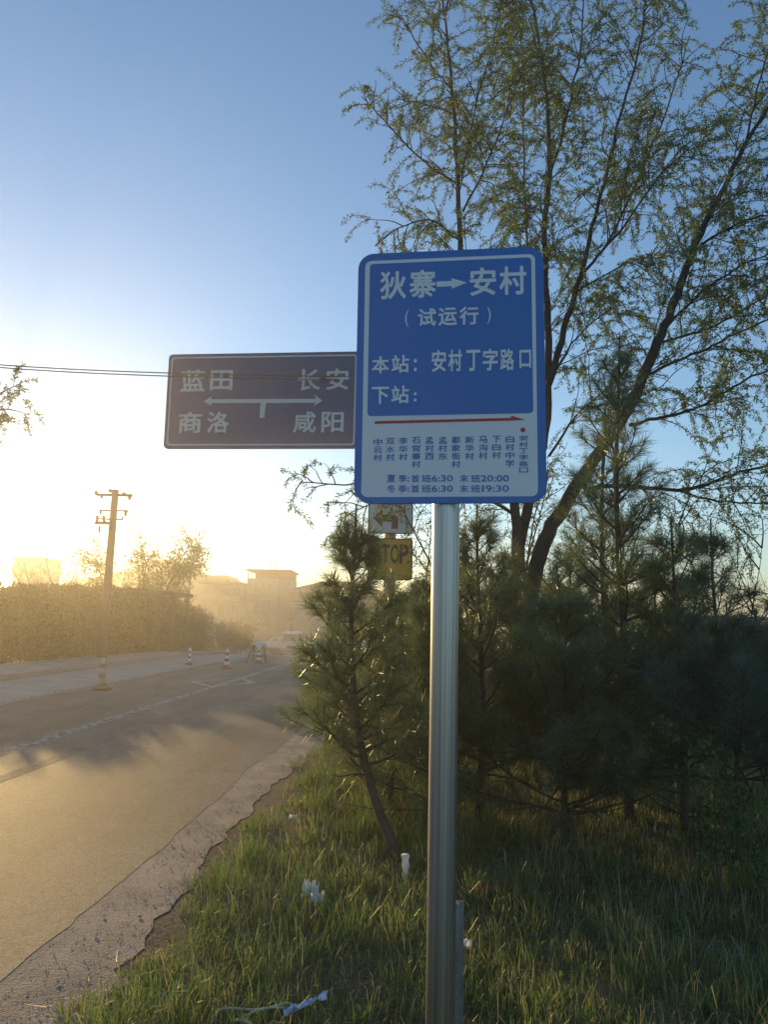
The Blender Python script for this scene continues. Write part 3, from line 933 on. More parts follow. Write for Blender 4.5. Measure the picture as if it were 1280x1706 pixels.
# ------------------------------------------------------------------ cars
def car(name, label, L, wd, prof, cabin, paint, loc, rz, wheels, wr_):
    t = thing(name, label, 'van' if 'van' in name else 'car', loc, rz)
    hw = wd / 2

    def half(z, top):
        return hw * (1 - .14 * max(0, (z - .95) / (top - .95)) ** 1.3) if z > .95 else hw * (1 - .04 * max(0, (.5 - z)))
    top = max(z for y, z in prof)
    mb = MB()
    Lp = [(-half(z, top), y, z) for y, z in prof]; Rp = [(half(z, top), y, z) for y, z in prof]
    n = len(prof)
    mb.add(Lp + Rp, [(i, (i + 1) % n, n + (i + 1) % n, n + i) for i in range(n)])
    mb.poly(Lp[::-1]); mb.poly(Rp)
    mb.build('body', paint, t)
    # glass: windscreen and side windows, proud of the body
    (ay, az), (by, bz) = cabin['screen']
    wa, wb = half(az, top) - .09, half(bz, top) - .09
    mb = MB(); d = np.array([0, -.012, .012])
    mb.add(np.array([(-wa, ay, az), (wa, ay, az), (wb, by, bz), (-wb, by, bz)]) + d, [(0, 1, 2, 3)])
    mb.build('windscreen', M['glass_dark'], t)
    for s in (-1, 1):
        for q in cabin['side']:
            mb = MB(); mb.poly([(s * (half(z, top) + .008), y, z) for y, z in (q if s > 0 else q[::-1])]); mb.build('side_window', M['glass_dark'], t)
    for y in wheels:
        for s in (-1, 1):
            mb = MB(); mb.tube([(s * (hw - .17), y, wr_), (s * (hw + .012), y, wr_)], wr_, 20)
            wl = mb.build('wheel', M['rubber'], t, True)
            mb = MB(); mb.tube([(s * (hw - .05), y, wr_), (s * (hw + .02), y, wr_)], wr_ * .6, 14); mb.build('rim', M['car_silver'], wl, True)
    yf = cabin['nose']
    for s in (-1, 1):
        mb = MB(); mb.prism(rrect(s * hw * .74 - .17, -.09, s * hw * .74 + .17, .09, .05), (0, yf - .002, cabin['lamp']), (1, 0, 0), (0, 0, 1), (0, -1, 0), -.08, .03); mb.build('headlight', M['lamp'], t)
        mb = MB(); mb.prism(rrect(-.11, -.08, .11, .08, .04), (s * (hw + .13), ay + .25, az + .12), (1, 0, 0), (0, 0, 1), (0, -1, 0), -.06, .05); mb.bar((s * (hw - .05), ay + .25, az + .06), (s * (hw + .05), ay + .25, az + .1), .04); mb.build('side_mirror', paint, t)
    for s in (-1, 1):
        mb = MB(); mb.prism(rrect(s * .2 - .17, -.085, s * .2 + .17, .085, .03), (0, yf, cabin['lamp'] - .01), (1, 0, 0), (0, 0, 1), (0, -1, 0), -.06, .025); mb.build('grille', M['black'], t)
    mb = MB(); mb.prism(rrect(-hw + .02, -.13, hw - .02, .13, .06), (0, yf, .42), (1, 0, 0), (0, 0, 1), (0, -1, 0), -.2, .07); mb.build('bumper', M['grey_paint'], t)
    mb = MB(); mb.prism(rrect(-.22, -.07, .22, .07, .01), (0, yf - .07, .46), (1, 0, 0), (0, 0, 1), (0, -1, 0), 0, .012); mb.build('number_plate', M['plate_blue'], t)
    return t


def onroad(px, Y, z=0.0):
    p = at(px, 1060, Y)
    return (float(p[0]), Y, float(gz(Y)) + .012 + z)


car('minivan', 'silver minivan facing the camera on the road beside the pine branches', 4.0, 1.66,
    [(-2.0, .30), (-2.03, .70), (-1.92, .98), (-1.32, 1.12), (-.70, 1.74), (-.35, 1.86), (1.2, 1.88), (1.85, 1.8), (2.0, 1.2), (2.0, .30)],
    dict(screen=((-1.26, 1.19), (-.76, 1.69)), side=[[(-.95, 1.2), (.1, 1.2), (.1, 1.7), (-.55, 1.7)], [(.2, 1.2), (1.7, 1.2), (1.7, 1.7), (.2, 1.7)]], nose=-2.02, lamp=.82),
    M['car_silver'], onroad(487, 61), math.radians(6), (-1.3, 1.25), .30)
sed = [(-2.2, .30), (-2.22, .62), (-2.0, .80), (-1.1, .95), (-.35, 1.38), (.0, 1.45), (.9, 1.44), (1.65, 1.05), (2.15, 1.0), (2.22, .6), (2.2, .30)]
sc_ = dict(screen=((-1.02, 1.0), (-.42, 1.34)), side=[[(-.7, 1.0), (.2, 1.0), (.2, 1.36), (-.25, 1.36)], [(.28, 1.0), (1.45, 1.0), (.95, 1.36), (.28, 1.36)]], nose=-2.21, lamp=.66)
car('parked_car', 'white car parked far behind the silver van by the shop house', 4.4, 1.78, sed, sc_, M['car_white'], onroad(460, 86), math.radians(-75), (-1.35, 1.35), .32)
car('parked_car', 'white car half hidden behind the low pine branches', 4.4, 1.78, sed, sc_, M['car_white'], onroad(580, 42, -.01), math.radians(-78), (-1.35, 1.35), .32)


# ------------------------------------------------------------------ cones and barrier
M['hazed_orange'] = mat('hazed_orange', (.34, .20, .13), .7, var=.3)  # near cone's orange, the glare's pale wash mixed into the colour
M['hazed_white'] = mat('hazed_white', (.45, .41, .35), .7, var=.25)  # near cone's white, toned tan by the same painted-in glare haze


def cone(loc, h, label, post=False, reds=('cone_red', 'cone_white')):
    t = thing('traffic_post' if post else 'traffic_cone', label, 'traffic cone', loc, 0, 'cones along the parking strip')
    mb = MB()
    b = h * .23
    if post:
        mb.lathe([(0, .0), (h * .22, 0), (h * .22, h * .06), (h * .1, h * .09), (0, h * .09)], (0, 0, 0), 18)
    else:
        mb.box((-b, -b, 0), (b, b, h * .05))
    mb.build('base', M['rubber'], t)
    rad = (lambda s: h * .085) if post else (lambda s: h * (.165 - .125 * s))
    lv = [.05, .2, .36, .5, .66, .8, 1.0]
    for i in range(6):
        a, c = lv[i], lv[i + 1]
        prof = [(rad(a), a * h), (rad(c), c * h)]
        if i == 5: prof += [(0, h)]
        mb = MB(); mb.lathe(prof, (0, 0, 0), 18); mb.build('band', M[reds[i % 2]], t, True)
    return t


def ground_px(px, py, h=.012):
    d = ray(px, py)
    s = 1.0
    for _ in range(60):
        s = (float(gz(d[1] * s)) + h - EYE) / d[2]
    return d[0] * s, d[1] * s, float(gz(d[1] * s)) + h


p = ground_px(168, 1149); cone(p, .66, 'haze-toned traffic cone nearest the camera, left on the parking strip edge', reds=('hazed_orange', 'hazed_white'))
p = ground_px(377, 1114); cone(p, .62, 'red and white traffic cone between the near cone and the trestle')
p = ground_px(315, 1107); cone(p, .55, 'slim red and white banded post near the kerb by the hedge', True)
p = ground_px(430, 1104)
tb = thing('road_barrier', 'red and white trestle barrier with splayed legs at the end of the parking strip', 'barrier', p)
s = p[1] / F_PX
mb = MB(); mb.bar((-11 * s, 0, 30 * s), (11 * s, 0, 30 * s), .06, .10); mb.build('top_board', M['cone_white'], tb)
for x0, x1, y in ((-8, -17, -.35), (8, 14, -.35), (-7, -12, .35), (7, 12, .35)):
    mb = MB(); mb.bar((x0 * s, 0, 29 * s), (x1 * s, y, 0), .045); mb.build('leg', M['cone_red'], tb)
mb = MB(); mb.bar((-10 * s, -.15, 11 * s), (10 * s, -.15, 11 * s), .04, .07); mb.build('cross_rail', M['cone_red'], tb)
q = (p[0] + .05, p[1] - .25, p[2])
cone(q, .58, 'red and white cone standing under the trestle barrier')

# ------------------------------------------------------------------ vegetation helpers
def unit(v):
    return v / (np.linalg.norm(v, axis=-1, keepdims=True) + 1e-9)


def limb(start, d, length, n, rnd, droop=0.0, wig=.15):
    P = [np.asarray(start, float)]
    d = unit(np.asarray(d, float))
    st = length / n
    for i in range(n):
        d = unit(d + rnd.normal(0, wig, 3) + np.array([0, 0, -droop * (i + 1) / n]))
        P.append(P[-1] + d * st)
    return np.array(P)


def needle_cloud(rnd, P0, P1, per, ln, width, mb, tint):
    """needles all round shoots P0->P1 (arrays), 'per' needles each"""
    n = len(P0)
    ax = unit(P1 - P0)
    k = n * per
    A = np.repeat(ax, per, 0)
    s = rnd.random(k)[:, None]
    B = np.repeat(P0, per, 0) * (1 - s) + np.repeat(P1, per, 0) * s
    rv = rnd.normal(size=(k, 3))
    side = unit(rv - A * (rv * A).sum(1)[:, None])
    ang = rnd.uniform(.35, 1.15, k)[:, None]
    D = unit(A * np.cos(ang) + side * np.sin(ang) + np.array([0, 0, -.08]))
    L = ln * rnd.uniform(.7, 1.15, k)[:, None]
    wv = unit(np.cross(D, rnd.normal(size=(k, 3)))) * width / 2
    T = B + D * L + np.array([0, 0, -.06]) * L
    V = np.stack([B - wv, B + wv, T + wv * .4, T - wv * .4], 1).reshape(-1, 3)
    F = np.arange(k * 4).reshape(-1, 4)
    tn = np.repeat(np.clip(np.repeat(rnd.uniform(*tint, n), per) + rnd.normal(0, .07, k), 0, 1), 4)
    mb.add(V, F, tn)


def pine(rnd, H, spread, lean=(0, 0), whorls=7, per=50, ln=.12, wd=.0033, z_low=.25, dead=3, r0=None, brown=.0):
    """trunk mesh builder + needle mesh builder of a young long-needled pine, base at the origin"""
    bark, nee = MB(), MB()
    r0 = r0 or H * .014
    zs = np.linspace(-.1, H, 14)
    tr = np.array([(lean[0] * (1 - math.exp(-max(z, 0) / .7)) + .03 * math.sin(z * 1.9 + lean[0] * 9), lean[1] * max(z, 0) / H + .03 * math.sin(z * 1.4), z) for z in zs])
    bark.tube(tr, r0 * (1 - .82 * np.clip(zs / H, 0, 1)), 9)
    P0, P1 = [], []

    def pos(z):
        return np.array([np.interp(z, zs, tr[:, i]) for i in range(3)])

    def shoot(a, b):
        P0.append(a); P1.append(b)
    # leader
    shoot(pos(H - .28), pos(H))
    shoot(pos(H - .5), pos(H - .25))
    for w in range(whorls):
        f = (w + .5) / whorls
        zc = z_low + (H - z_low - .25) * f
        nb = rnd.integers(5, 8)
        a0 = rnd.uniform(0, 6.28)
        for b in range(nb):
            z = zc + rnd.normal(0, .05)
            az = a0 + b * 6.283 / nb + rnd.normal(0, .25)
            L = spread * (1.12 - 1.0 * f) * rnd.uniform(.65, 1.15)
            up0 = .25 + .75 * f
            d = np.array([math.cos(az), math.sin(az), up0])
            B = limb(pos(min(z, H - .05)), d, L, 8, rnd, droop=-.10, wig=.07)
            bark.tube(B, np.linspace(max(.005, r0 * .38 * (1 - .6 * f)), .003, 9), 5, False)
            # side shoots from 35 % outwards
            m = max(3, int(L / .062))
            for j in range(m):
                s = .16 + .84 * (j + rnd.random()) / m
                q = s * 8
                i = min(7, int(q))
                base_ = B[i] * (1 - (q - i)) + B[i + 1] * (q - i)
                ax = unit(B[i + 1] - B[i])
                rv = rnd.normal(size=3); rv[2] *= .6
                sd = unit(rv - ax * (rv @ ax))
                dd = unit(ax * .8 + sd * .75 + np.array([0, 0, .30]))
                l2 = rnd.uniform(.12, .26) * (1.15 - .45 * s) * (1.1 - .5 * f)
                e = base_ + dd * l2
                bark.tube([base_, e], [.003, .002], 4, False)
                shoot(base_ + dd * .03, e)
            shoot(B[6], B[8])
            shoot(B[7], B[8] + unit(B[8] - B[7]) * .06)
    for _ in range(dead):
        z = rnd.uniform(.12, max(.3, z_low + .4))
        az = rnd.uniform(0, 6.28)
        B = limb(pos(z), (math.cos(az), math.sin(az), .1), rnd.uniform(.4, .9), 7, rnd, droop=-.1, wig=.14)
        bark.tube(B, np.linspace(.009, .003, 8), 5, False)
    needle_cloud(rnd, np.array(P0), np.array(P1), per, ln, wd, nee, (.05, .6))
    if brown:
        k = int(len(P0) * brown)
        idx = rnd.choice(len(P0), k, replace=False)
        needle_cloud(rnd, np.array(P0)[idx], np.array(P1)[idx], per // 3, ln, wd, nee, (.85, 1.0))
    return bark, nee


def put_pine(label, X, Y, group='young pines on the verge', nm='needles', rz=0.0, **kw):
    rnd = np.random.default_rng(kw.pop('seed'))
    b, n = pine(rnd, **kw)
    t = thing('pine_tree', label, 'pine tree', (X, Y, float(gz(Y))), rz, group)
    b.build('trunk', M['bark'], t, True)
    n.build('needles', M[nm], t)
    return t


def base_at(px, Y):
    return float(at(px, 1030, Y)[0]), Y


x, y = base_at(676, 5.4)
put_pine('leaning bare-trunked pine left of the steel pole, branch over the road', x, y, seed=11, H=2.4, spread=.62, lean=(-.40, .1), whorls=8, per=55, z_low=.55, dead=2, r0=.037)
x, y = base_at(655, 6.8)
put_pine('low bushy pine right behind the leaning pine', x, y, seed=24, H=2.0, spread=.66, whorls=7, per=50, z_low=.15, wd=.0034)
x, y = base_at(712, 6.0)
put_pine('short pine just left of the steel pole, filling the gap beside the leaning pine', x, y, seed=25, H=1.85, spread=.62, whorls=7, per=48, z_low=.2, brown=.06)
x, y = base_at(800, 6.4)
put_pine('bushy pine directly behind the steel pole, under the bus sign', x, y, seed=12, H=2.55, spread=1.05, whorls=8, per=49, z_low=.3, brown=.05)
x, y = base_at(1046, 6.6)
pA = put_pine('tallest slim pine whose top shows beside the bus sign', x, y, seed=13, H=4.1, spread=.9, lean=(-.05, 0), whorls=9, per=37, z_low=.7, r0=.045)
x, y = base_at(1010, 7.4)
put_pine('second tall pine close behind the tallest one, a little shorter', x, y, seed=14, H=3.7, spread=.85, whorls=8, per=37, z_low=.7, r0=.045, brown=.08)
x, y = base_at(935, 5.7)
put_pine('dark full pine right of the steel pole at the front of the thicket', x, y, seed=15, H=1.95, spread=1.05, whorls=7, per=52, z_low=.25, dead=6)
x, y = base_at(1130, 6.2)
put_pine('pine with clear gaps and brushy tips right of the two tall pines', x, y, seed=16, H=2.45, spread=.95, whorls=6, per=46, z_low=.4, dead=5)
x, y = base_at(1215, 5.2)
put_pine('bluish dark pine at the right edge of the thicket', x, y, nm='blue_needles', seed=17, H=1.75, spread=1.0, whorls=6, per=58, z_low=.55, dead=2)
x, y = base_at(1195, 7.3)
put_pine('small open pine behind the bluish pine against the sky', x, y, seed=18, H=2.6, spread=.8, whorls=6, per=43, z_low=.6)
x, y = base_at(585, 8.2)
put_pine('small pine at the road edge, leftmost of the thicket', x, y, seed=19, H=1.9, spread=.62, whorls=6, per=46, z_low=.25, wd=.0036)
x, y = base_at(725, 8.6)
put_pine('pine behind the leaning pine, in front of the yellow stop plate', x, y, seed=20, H=2.15, spread=1.1, whorls=7, per=46, z_low=.3, wd=.0036)
x, y = base_at(860, 8.6)
pB = put_pine('shaded pine in the second row behind the bus sign pole', x, y, seed=21, H=2.5, spread=1.2, whorls=7, per=46, z_low=.3, wd=.0036)
x, y = base_at(950, 9.2)
copy_tree(pB, (x, y, 0), 2.1, 1.02, 'shaded pine in the second row left of the two tall pines')
x, y = base_at(1090, 9.5)
copy_tree(pB, (x, y, 0), 4.0, 1.0, 'shaded pine in the second row right of the two tall pines')
x, y = base_at(1300, 6.8)
put_pine('bluish pine cut by the right edge behind the front bluish pine', x, y, nm='blue_needles', seed=22, H=1.7, spread=.95, whorls=6, per=52, z_low=.3, wd=.0036)
x, y = base_at(705, 14.0)
copy_tree(pB, (x, y, 0), 1.0, .95, 'farthest pine standing by the grey sign post')
x, y = base_at(760, 11.5)
copy_tree(pB, (x, y, 0), 5.2, 1.0, 'far pine between the grey sign post and the willow trunks')

# ------------------------------------------------------------------ the willow
WY = 9.2


def leaf_cloud(rnd, B, D, mb, per, ln, wd, tint=(.0, 1.0), spread_=.9):
    """B points and D directions of clusters; 'per' narrow leaves each, folded as two faces"""
    k = len(B) * per
    P = np.repeat(B, per, 0) + rnd.normal(0, .012, (k, 3))
    d = unit(np.repeat(D, per, 0) + rnd.normal(0, spread_, (k, 3)))
    L = ln * rnd.uniform(.6, 1.3, k)[:, None]
    w_ = unit(np.cross(d, rnd.normal(size=(k, 3)))) * wd / 2
    nrm = unit(np.cross(d, w_))
    mid = P + d * L * .5 + nrm * L * .12
    tip = P + d * L - nrm * L * .05
    V = np.stack([P, mid + w_, tip, mid - w_], 1).reshape(-1, 3)
    mb.add(V, np.arange(k * 4).reshape(-1, 4), np.repeat(np.clip(np.repeat(rnd.uniform(*tint, len(B)), per) + rnd.normal(0, .1, k), 0, 1), 4))


def clothe(rnd, stems, bark, crown, dens=7.0, l1=(.5, 1.3), l2=(.25, .6), per=4, ln=.035, wd=.010, droop=.35, gap=.035, frac=.25):
    """secondary limbs and hanging leafy twigs on stem polylines (P, r0, r1)"""
    CB, CD = [], []
    for P, ra, rb in stems:
        seg = np.linalg.norm(np.diff(P, axis=0), axis=1)
        cum = np.concatenate([[0], np.cumsum(seg)])
        Ltot = cum[-1]
        m = int(Ltot * (1 - frac) * dens)
        for _ in range(m):
            s = rnd.uniform(frac, 1.0) * Ltot
            p = np.array([np.interp(s, cum, P[:, i]) for i in range(3)])
            i = min(len(P) - 2, int(np.searchsorted(cum, s)) - 1)
            ax = unit(P[max(i, 0) + 1] - P[max(i, 0)])
            rv = rnd.normal(size=3)
            sd = unit(rv - ax * (rv @ ax))
            Lb = rnd.uniform(*l1) * (1.15 - .5 * s / Ltot)
            B = limb(p, ax * .65 + sd * .8 + np.array([0, 0, .25]), Lb, 6, rnd, droop=.10, wig=.13)
            bark.tube(B, np.linspace(.0075, .0028, 7), 4, False)
            for j in range(max(2, int(Lb * 7))):
                q = rnd.uniform(.15, 1.0) * 6
                a = min(5, int(q))
                bp = B[a] + (B[a + 1] - B[a]) * (q - a)
                d = unit(unit(B[a + 1] - B[a]) * .5 + rnd.normal(0, .6, 3))
                T = limb(bp, d, rnd.uniform(*l2), 5, rnd, droop=droop, wig=.12)
                bark.tube(T, np.linspace(.0032, .0016, 6), 3, False)
                Lt = np.linalg.norm(np.diff(T, axis=0), axis=1).sum()
                for u in np.arange(.08, 1.0, gap / Lt):
                    c = min(4, int(u * 5))
                    CB.append(T[c] + (T[c + 1] - T[c]) * (u * 5 - c)); CD.append(unit(T[c + 1] - T[c]))
    leaf_cloud(rnd, np.array(CB), np.array(CD), crown, per, ln, wd)


def px_path(pts, Y0, Y1, rnd):
    n = len(pts)
    P = np.array([at(px, py, Y0 + (Y1 - Y0) * i / (n - 1)) for i, (px, py) in enumerate(pts)])
    # smooth densify
    tt = np.linspace(0, n - 1, (n - 1) * 4 + 1)
    Q = np.array([[np.interp(t, range(n), P[:, i]) for i in range(3)] for t in tt])
    for _ in range(2):
        Q[1:-1] = (Q[:-2] + 2 * Q[1:-1] + Q[2:]) / 4
    Q[1:-1] += rnd.normal(0, .008, Q[1:-1].shape)
    return Q


wr0 = np.random.default_rng(31)
stems_px = [
    # (points, Y0, Y1, width px at start, width px at end)
    ([(862, 1000), (861, 840), (835, 690), (795, 540), (770, 430), (768, 410), (761, 277), (754, 139), (745, 61), (736, -30)], 9.2, 8.8, 22, 3),
    ([(770, 300), (792, 183), (820, 83), (840, -10)], 8.9, 9.1, 5, 2),
    ([(764, 308), (709, 272), (653, 216), (603, 161)], 8.9, 8.5, 5, 2),
    ([(753, 190), (697, 169), (661, 166)], 8.9, 8.6, 4, 2),
    ([(753, 150), (720, 111), (689, 61), (670, 30)], 8.9, 8.7, 4, 2),
    ([(772, 352), (814, 272), (842, 194), (870, 120)], 8.8, 9.3, 5, 2),
    ([(768, 400), (715, 360), (660, 380), (625, 410)], 8.8, 8.3, 4, 2),
    ([(855, 1010), (872, 880), (893, 790), (912, 700), (915, 600), (911, 474), (906, 380), (917, 288), (911, 166), (900, 66), (880, -30)], 9.2, 9.6, 24, 5),
    ([(917, 290), (947, 194), (969, 83), (972, -20)], 9.6, 9.7, 8, 3),
    ([(905, 560), (880, 440), (872, 300), (874, 160), (866, 40)], 9.5, 9.9, 7, 2),
    ([(915, 640), (942, 542), (958, 489), (974, 442), (986, 380), (1008, 310), (1036, 177), (1064, 89), (1080, -10)], 9.3, 9.0, 15, 3),
    ([(972, 455), (1005, 417), (1039, 380), (1102, 288), (1152, 244)], 9.1, 8.7, 7, 2),
    ([(1005, 417), (1047, 340), (1090, 240), (1130, 130), (1150, 60)], 9.1, 9.4, 6, 2),
    ([(880, 1010), (900, 920), (920, 877), (958, 811), (999, 755), (1042, 692), (1067, 639), (1099, 567), (1120, 520), (1139, 458), (1161, 405), (1174, 377), (1208, 311), (1241, 244), (1280, 183), (1310, 120)], 9.2, 8.6, 34, 5),
    ([(1169, 408), (1235, 369), (1280, 360), (1330, 340)], 8.8, 8.5, 6, 2),
    ([(1124, 530), (1167, 486), (1208, 461), (1239, 439), (1280, 424), (1330, 400)], 8.9, 8.6, 6, 2),
    ([(1099, 571), (1155, 555), (1205, 539), (1255, 505), (1320, 470)], 8.9, 9.3, 6, 3),
    ([(1080, 624), (1130, 599), (1177, 580), (1224, 558), (1280, 533), (1330, 510)], 9.0, 8.6, 7, 3),
    ([(1049, 708), (1114, 692), (1155, 683), (1192, 664), (1233, 639), (1280, 617), (1330, 600)], 9.1, 9.4, 8, 4),
    ([(974, 817), (1020, 808), (1083, 813), (1146, 817), (1186, 805), (1233, 786), (1280, 775), (1330, 765)], 9.2, 9.0, 10, 4),
    ([(1130, 817), (1196, 836), (1249, 838), (1300, 840)], 9.1, 9.0, 5, 3),
    ([(1241, 244), (1262, 150), (1290, 60), (1310, -10)], 8.7, 8.9, 5, 2),
    ([(880, 870), (800, 820), (700, 790), (600, 810), (500, 803)], 9.2, 8.0, 8, 2),
    ([(700, 790), (620, 840), (560, 870)], 8.7, 8.1, 4, 2),
    ([(905, 660), (935, 600), (975, 545), (1040, 500)], 9.3, 9.7, 6, 2),
    ([(915, 760), (960, 690), (1010, 650), (1060, 610)], 9.3, 9.8, 6, 2),
    ([(958, 489), (985, 470), (1060, 430), (1110, 430)], 9.2, 9.7, 5, 2),
]
bx_, by_ = base_at(868, 9.2)
wt = thing('willow_tree', 'tall many-stemmed willow with fresh green leaves rising behind the bus sign', 'tree', (bx_, by_, 0))
woff = (bx_, by_, 0)
bark, crown = MB(), MB()
st = []
for pts, Y0, Y1, w0, w1 in stems_px:
    P = px_path(pts, Y0, Y1, wr0)
    k = WY / F_PX / 2
    bark.tube(P, np.linspace(w0 * k * .8, w1 * k * .8, len(P)), 8 if w0 > 8 else 6, True)
    st.append((P, w0 * k, w1 * k))
base_pts = np.array([(bx_, by_, -.15), (bx_ + .01, by_, .6), at(862, 1000, 9.2)])
bark.tube(base_pts, [.17, .13, .10], 10)
bark.tube(np.array([(bx_ + .05, by_, .3), (bx_ + .1, by_, .9), at(880, 1010, 9.2)]), [.14, .13, .11], 10)
for P, a, b in st[:]:
    pass
sel = []
for (pts, Y0, Y1, w0, w1), s in zip(stems_px, st):
    fr = .38 if len(pts) > 8 else .12
    sel.append((s, fr))
for s, fr in sel:
    lft = s[0][-1][0] / s[0][-1][1] < .035
    clothe(wr0, [s], bark, crown, l1=(.25, .6) if lft else (.5, 1.3), l2=(.2, .4) if lft else (.25, .6), dens=11.0 if lft else 9.5, frac=fr, per=6, ln=.042, wd=.0125, gap=.032)
bark.build('trunk', M['willow_bark'], wt, True, woff)
crown.build('crown', M['willow_leaf'], wt, False, woff)

# second, finer tree mass behind the bus sign (pale leaves low between the pines)
def small_tree(label, X, Y, H, nst, seed, dens, leaf, group=None, spread=.6, per=3, ln=.05, wd=.02, name='young_tree', l1=(.4, 1.0), l2=(.2, .5), droop=.2, gap=.06, m='willow_leaf', cat='tree', thick=.03):
    rnd = np.random.default_rng(seed)
    z0 = float(gz(Y))
    t = thing(name, label, cat, (X, Y, z0), 0, group)
    bark, crown = MB(), MB()
    sts = []
    for i in range(nst):
        a = rnd.uniform(0, 6.28)
        P = limb((rnd.normal(0, .08), rnd.normal(0, .08), -.1), (math.cos(a) * spread, math.sin(a) * spread, 1), H * rnd.uniform(.75, 1.05), 10, rnd, droop=-.05, wig=.07)
        bark.tube(P, np.linspace(thick, thick * .15, 11), 6, False)
        sts.append((P, thick, .004))
    clothe(rnd, sts, bark, crown, dens=dens, per=per if leaf else 1, ln=ln, wd=wd, l1=l1, l2=l2, droop=droop, gap=gap, frac=.3)
    bark.build('trunk', M['willow_bark'], t, True)
    if leaf:
        crown.build('crown', M[m], t)
    return t


x, y = base_at(815, 12.5)
small_tree('pale green young tree filling the gap behind the bus sign', x, y, 4.4, 6, 41, 8, True, ln=.045, wd=.016, spread=.45)
x, y = base_at(1010, 13.5)
small_tree('pale green young tree behind the two tall pines', x, y, 4.6, 6, 42, 7, True, ln=.045, wd=.016, spread=.5)
x, y = base_at(1262, 7.8)
small_tree('thin bare shrub with sparse leaves at the right edge', x, y, 3.0, 7, 43, 5, True, spread=.5, per=1, ln=.03, wd=.014, name='bare_shrub', cat='shrub', thick=.014, droop=-.1, gap=.12)
# left background trees beyond the shed
x, y = base_at(225, 42)
small_tree('leafy small tree just right of the concrete utility pole', x, y, 6.9, 6, 44, 5.5, True, per=3, ln=.16, wd=.07, l1=(.8, 1.8), l2=(.5, 1.0), gap=.22, spread=.5, thick=.09)
x, y = base_at(120, 44)
small_tree('bare twiggy shrub left of the concrete utility pole', x, y, 6.4, 11, 45, 4, True, per=1, ln=.10, wd=.04, l1=(.8, 1.8), l2=(.5, 1.0), gap=.4, spread=.8, thick=.07, droop=-.15, name='bare_shrub', cat='shrub')
x, y = base_at(165, 46)
small_tree('lower bare shrub behind the shed roof beside the utility pole', x, y, 5.3, 10, 46, 4, True, per=1, ln=.10, wd=.04, l1=(.6, 1.4), l2=(.4, .9), gap=.4, spread=.9, thick=.05, droop=-.15, name='bare_shrub', cat='shrub')
# left willow whose branch tips enter the frame
x, y = base_at(-130, 15.0)
rnd = np.random.default_rng(47)
lt = thing('willow_tree', 'willow mostly outside the left edge, only branch tips hanging into view', 'tree', (x, y, 0))
bark, crown = MB(), MB()
P = px_path([(-130, 1130), (-128, 950), (-110, 800), (-95, 700), (-100, 600)], 15, 15, rnd)
bark.tube(P, np.linspace(.14, .06, len(P)), 9)
sts = []
for pts in ([(-110, 800), (-60, 720), (-10, 660), (38, 636)], [(-100, 740), (-40, 690), (15, 680), (52, 692)], [(-110, 780), (-60, 740), (-20, 712), (12, 700)]):
    Q = px_path(pts, 15, 14.6, rnd)
    bark.tube(Q, np.linspace(.03, .006, len(Q)), 6, False)
    sts.append((Q, .03, .006))
clothe(rnd, sts, bark, crown, dens=6, l1=(.3, .6), l2=(.2, .45), per=5, ln=.09, wd=.026, gap=.05, frac=.45)
bark.build('trunk', M['willow_bark'], lt, True, (x, y, 0)); crown.build('crown', M['willow_leaf'], lt, False, (x, y, 0))

# hedge along the far pavement: leaf-sized faces through its whole volume and bare stems
rnd = np.random.default_rng(51)


def hedge(label, y0, y1, top, depth, seed, n, front=-7.25):
    rnd = np.random.default_rng(seed)
    yy = rnd.uniform(y0, y1, n)
    uu = rnd.random(n) ** 1.6 * depth
    lump = .34 * np.sin(yy * 2.3) + .16 * np.sin(yy * 5.1 + 1) + .25 * np.sin(yy * .9) + .12 * np.sin(yy * 11 + uu * 5)
    hh = (top(yy) - gz(yy)) * 1.0 + lump * .5
    zz = rnd.random(n) ** .8 * hh
    front_ = front - .3 * np.sin(yy * 2.6 + zz * 2.5) - .35 * np.sin(yy * 1.1 + zz) - .4
    B = np.stack([cx(yy) + front_ - uu, yy, gz(yy) + zz], -1)
    ym = (y0 + y1) / 2
    o = (float(cx(ym)) + front, ym, float(gz(ym)))
    t = thing('hedge', label, 'hedge', o, 0, 'hedge sections along the far pavement')
    mb = MB()
    leaf_cloud(rnd, B - np.array(o), np.tile((0.5, -.3, .5), (n, 1)), mb, 1, .17, .10, (0, 1), .9)
    mb.build('foliage', M['hedge'], t)
    mb = MB()
    for y in np.arange(y0 + .2, y1, .3):
        zt = float(top(np.array(y)) - gz(y)) + rnd.uniform(-.2, .45)
        x0 = float(cx(y)) + front - depth * .4 - o[0]
        mb.tube(limb((x0, y - o[1], float(gz(y)) - o[2] - .1), (0, 0, 1), zt, 5, rnd, wig=.06), np.linspace(.03, .01, 6), 5, False)
    mb.build('stem', M['twig'], t)
    return t


hedge('near section of the dark clipped hedge, left of the utility pole', 23.0, 29, lambda y: 2.2 + .012 * (y - 20) - .5 * np.clip(24 - y, 0, 1), 1.6, 52, 16000)
hedge('middle section of the dark hedge in front of the shed', 29, 40, lambda y: 2.27 + .012 * (y - 26), 1.5, 53, 24000)
hedge('far section of the dark hedge running toward the houses', 40, 62, lambda y: 2.4 - .035 * (y - 40), 1.6, 54, 20000)
x, y = float(cx(66)) - 5.6, 66
small_tree('dark round bush at the road bend in front of the three-storey house', x, y, 2.9, 10, 55, 7, True, per=4, ln=.22, wd=.12, l1=(.5, 1.0), l2=(.3, .6), gap=.10, spread=.7, m='hedge', name='bush', cat='bush')

# ------------------------------------------------------------------ grass (nobody could count it)
rnd = np.random.default_rng(61)


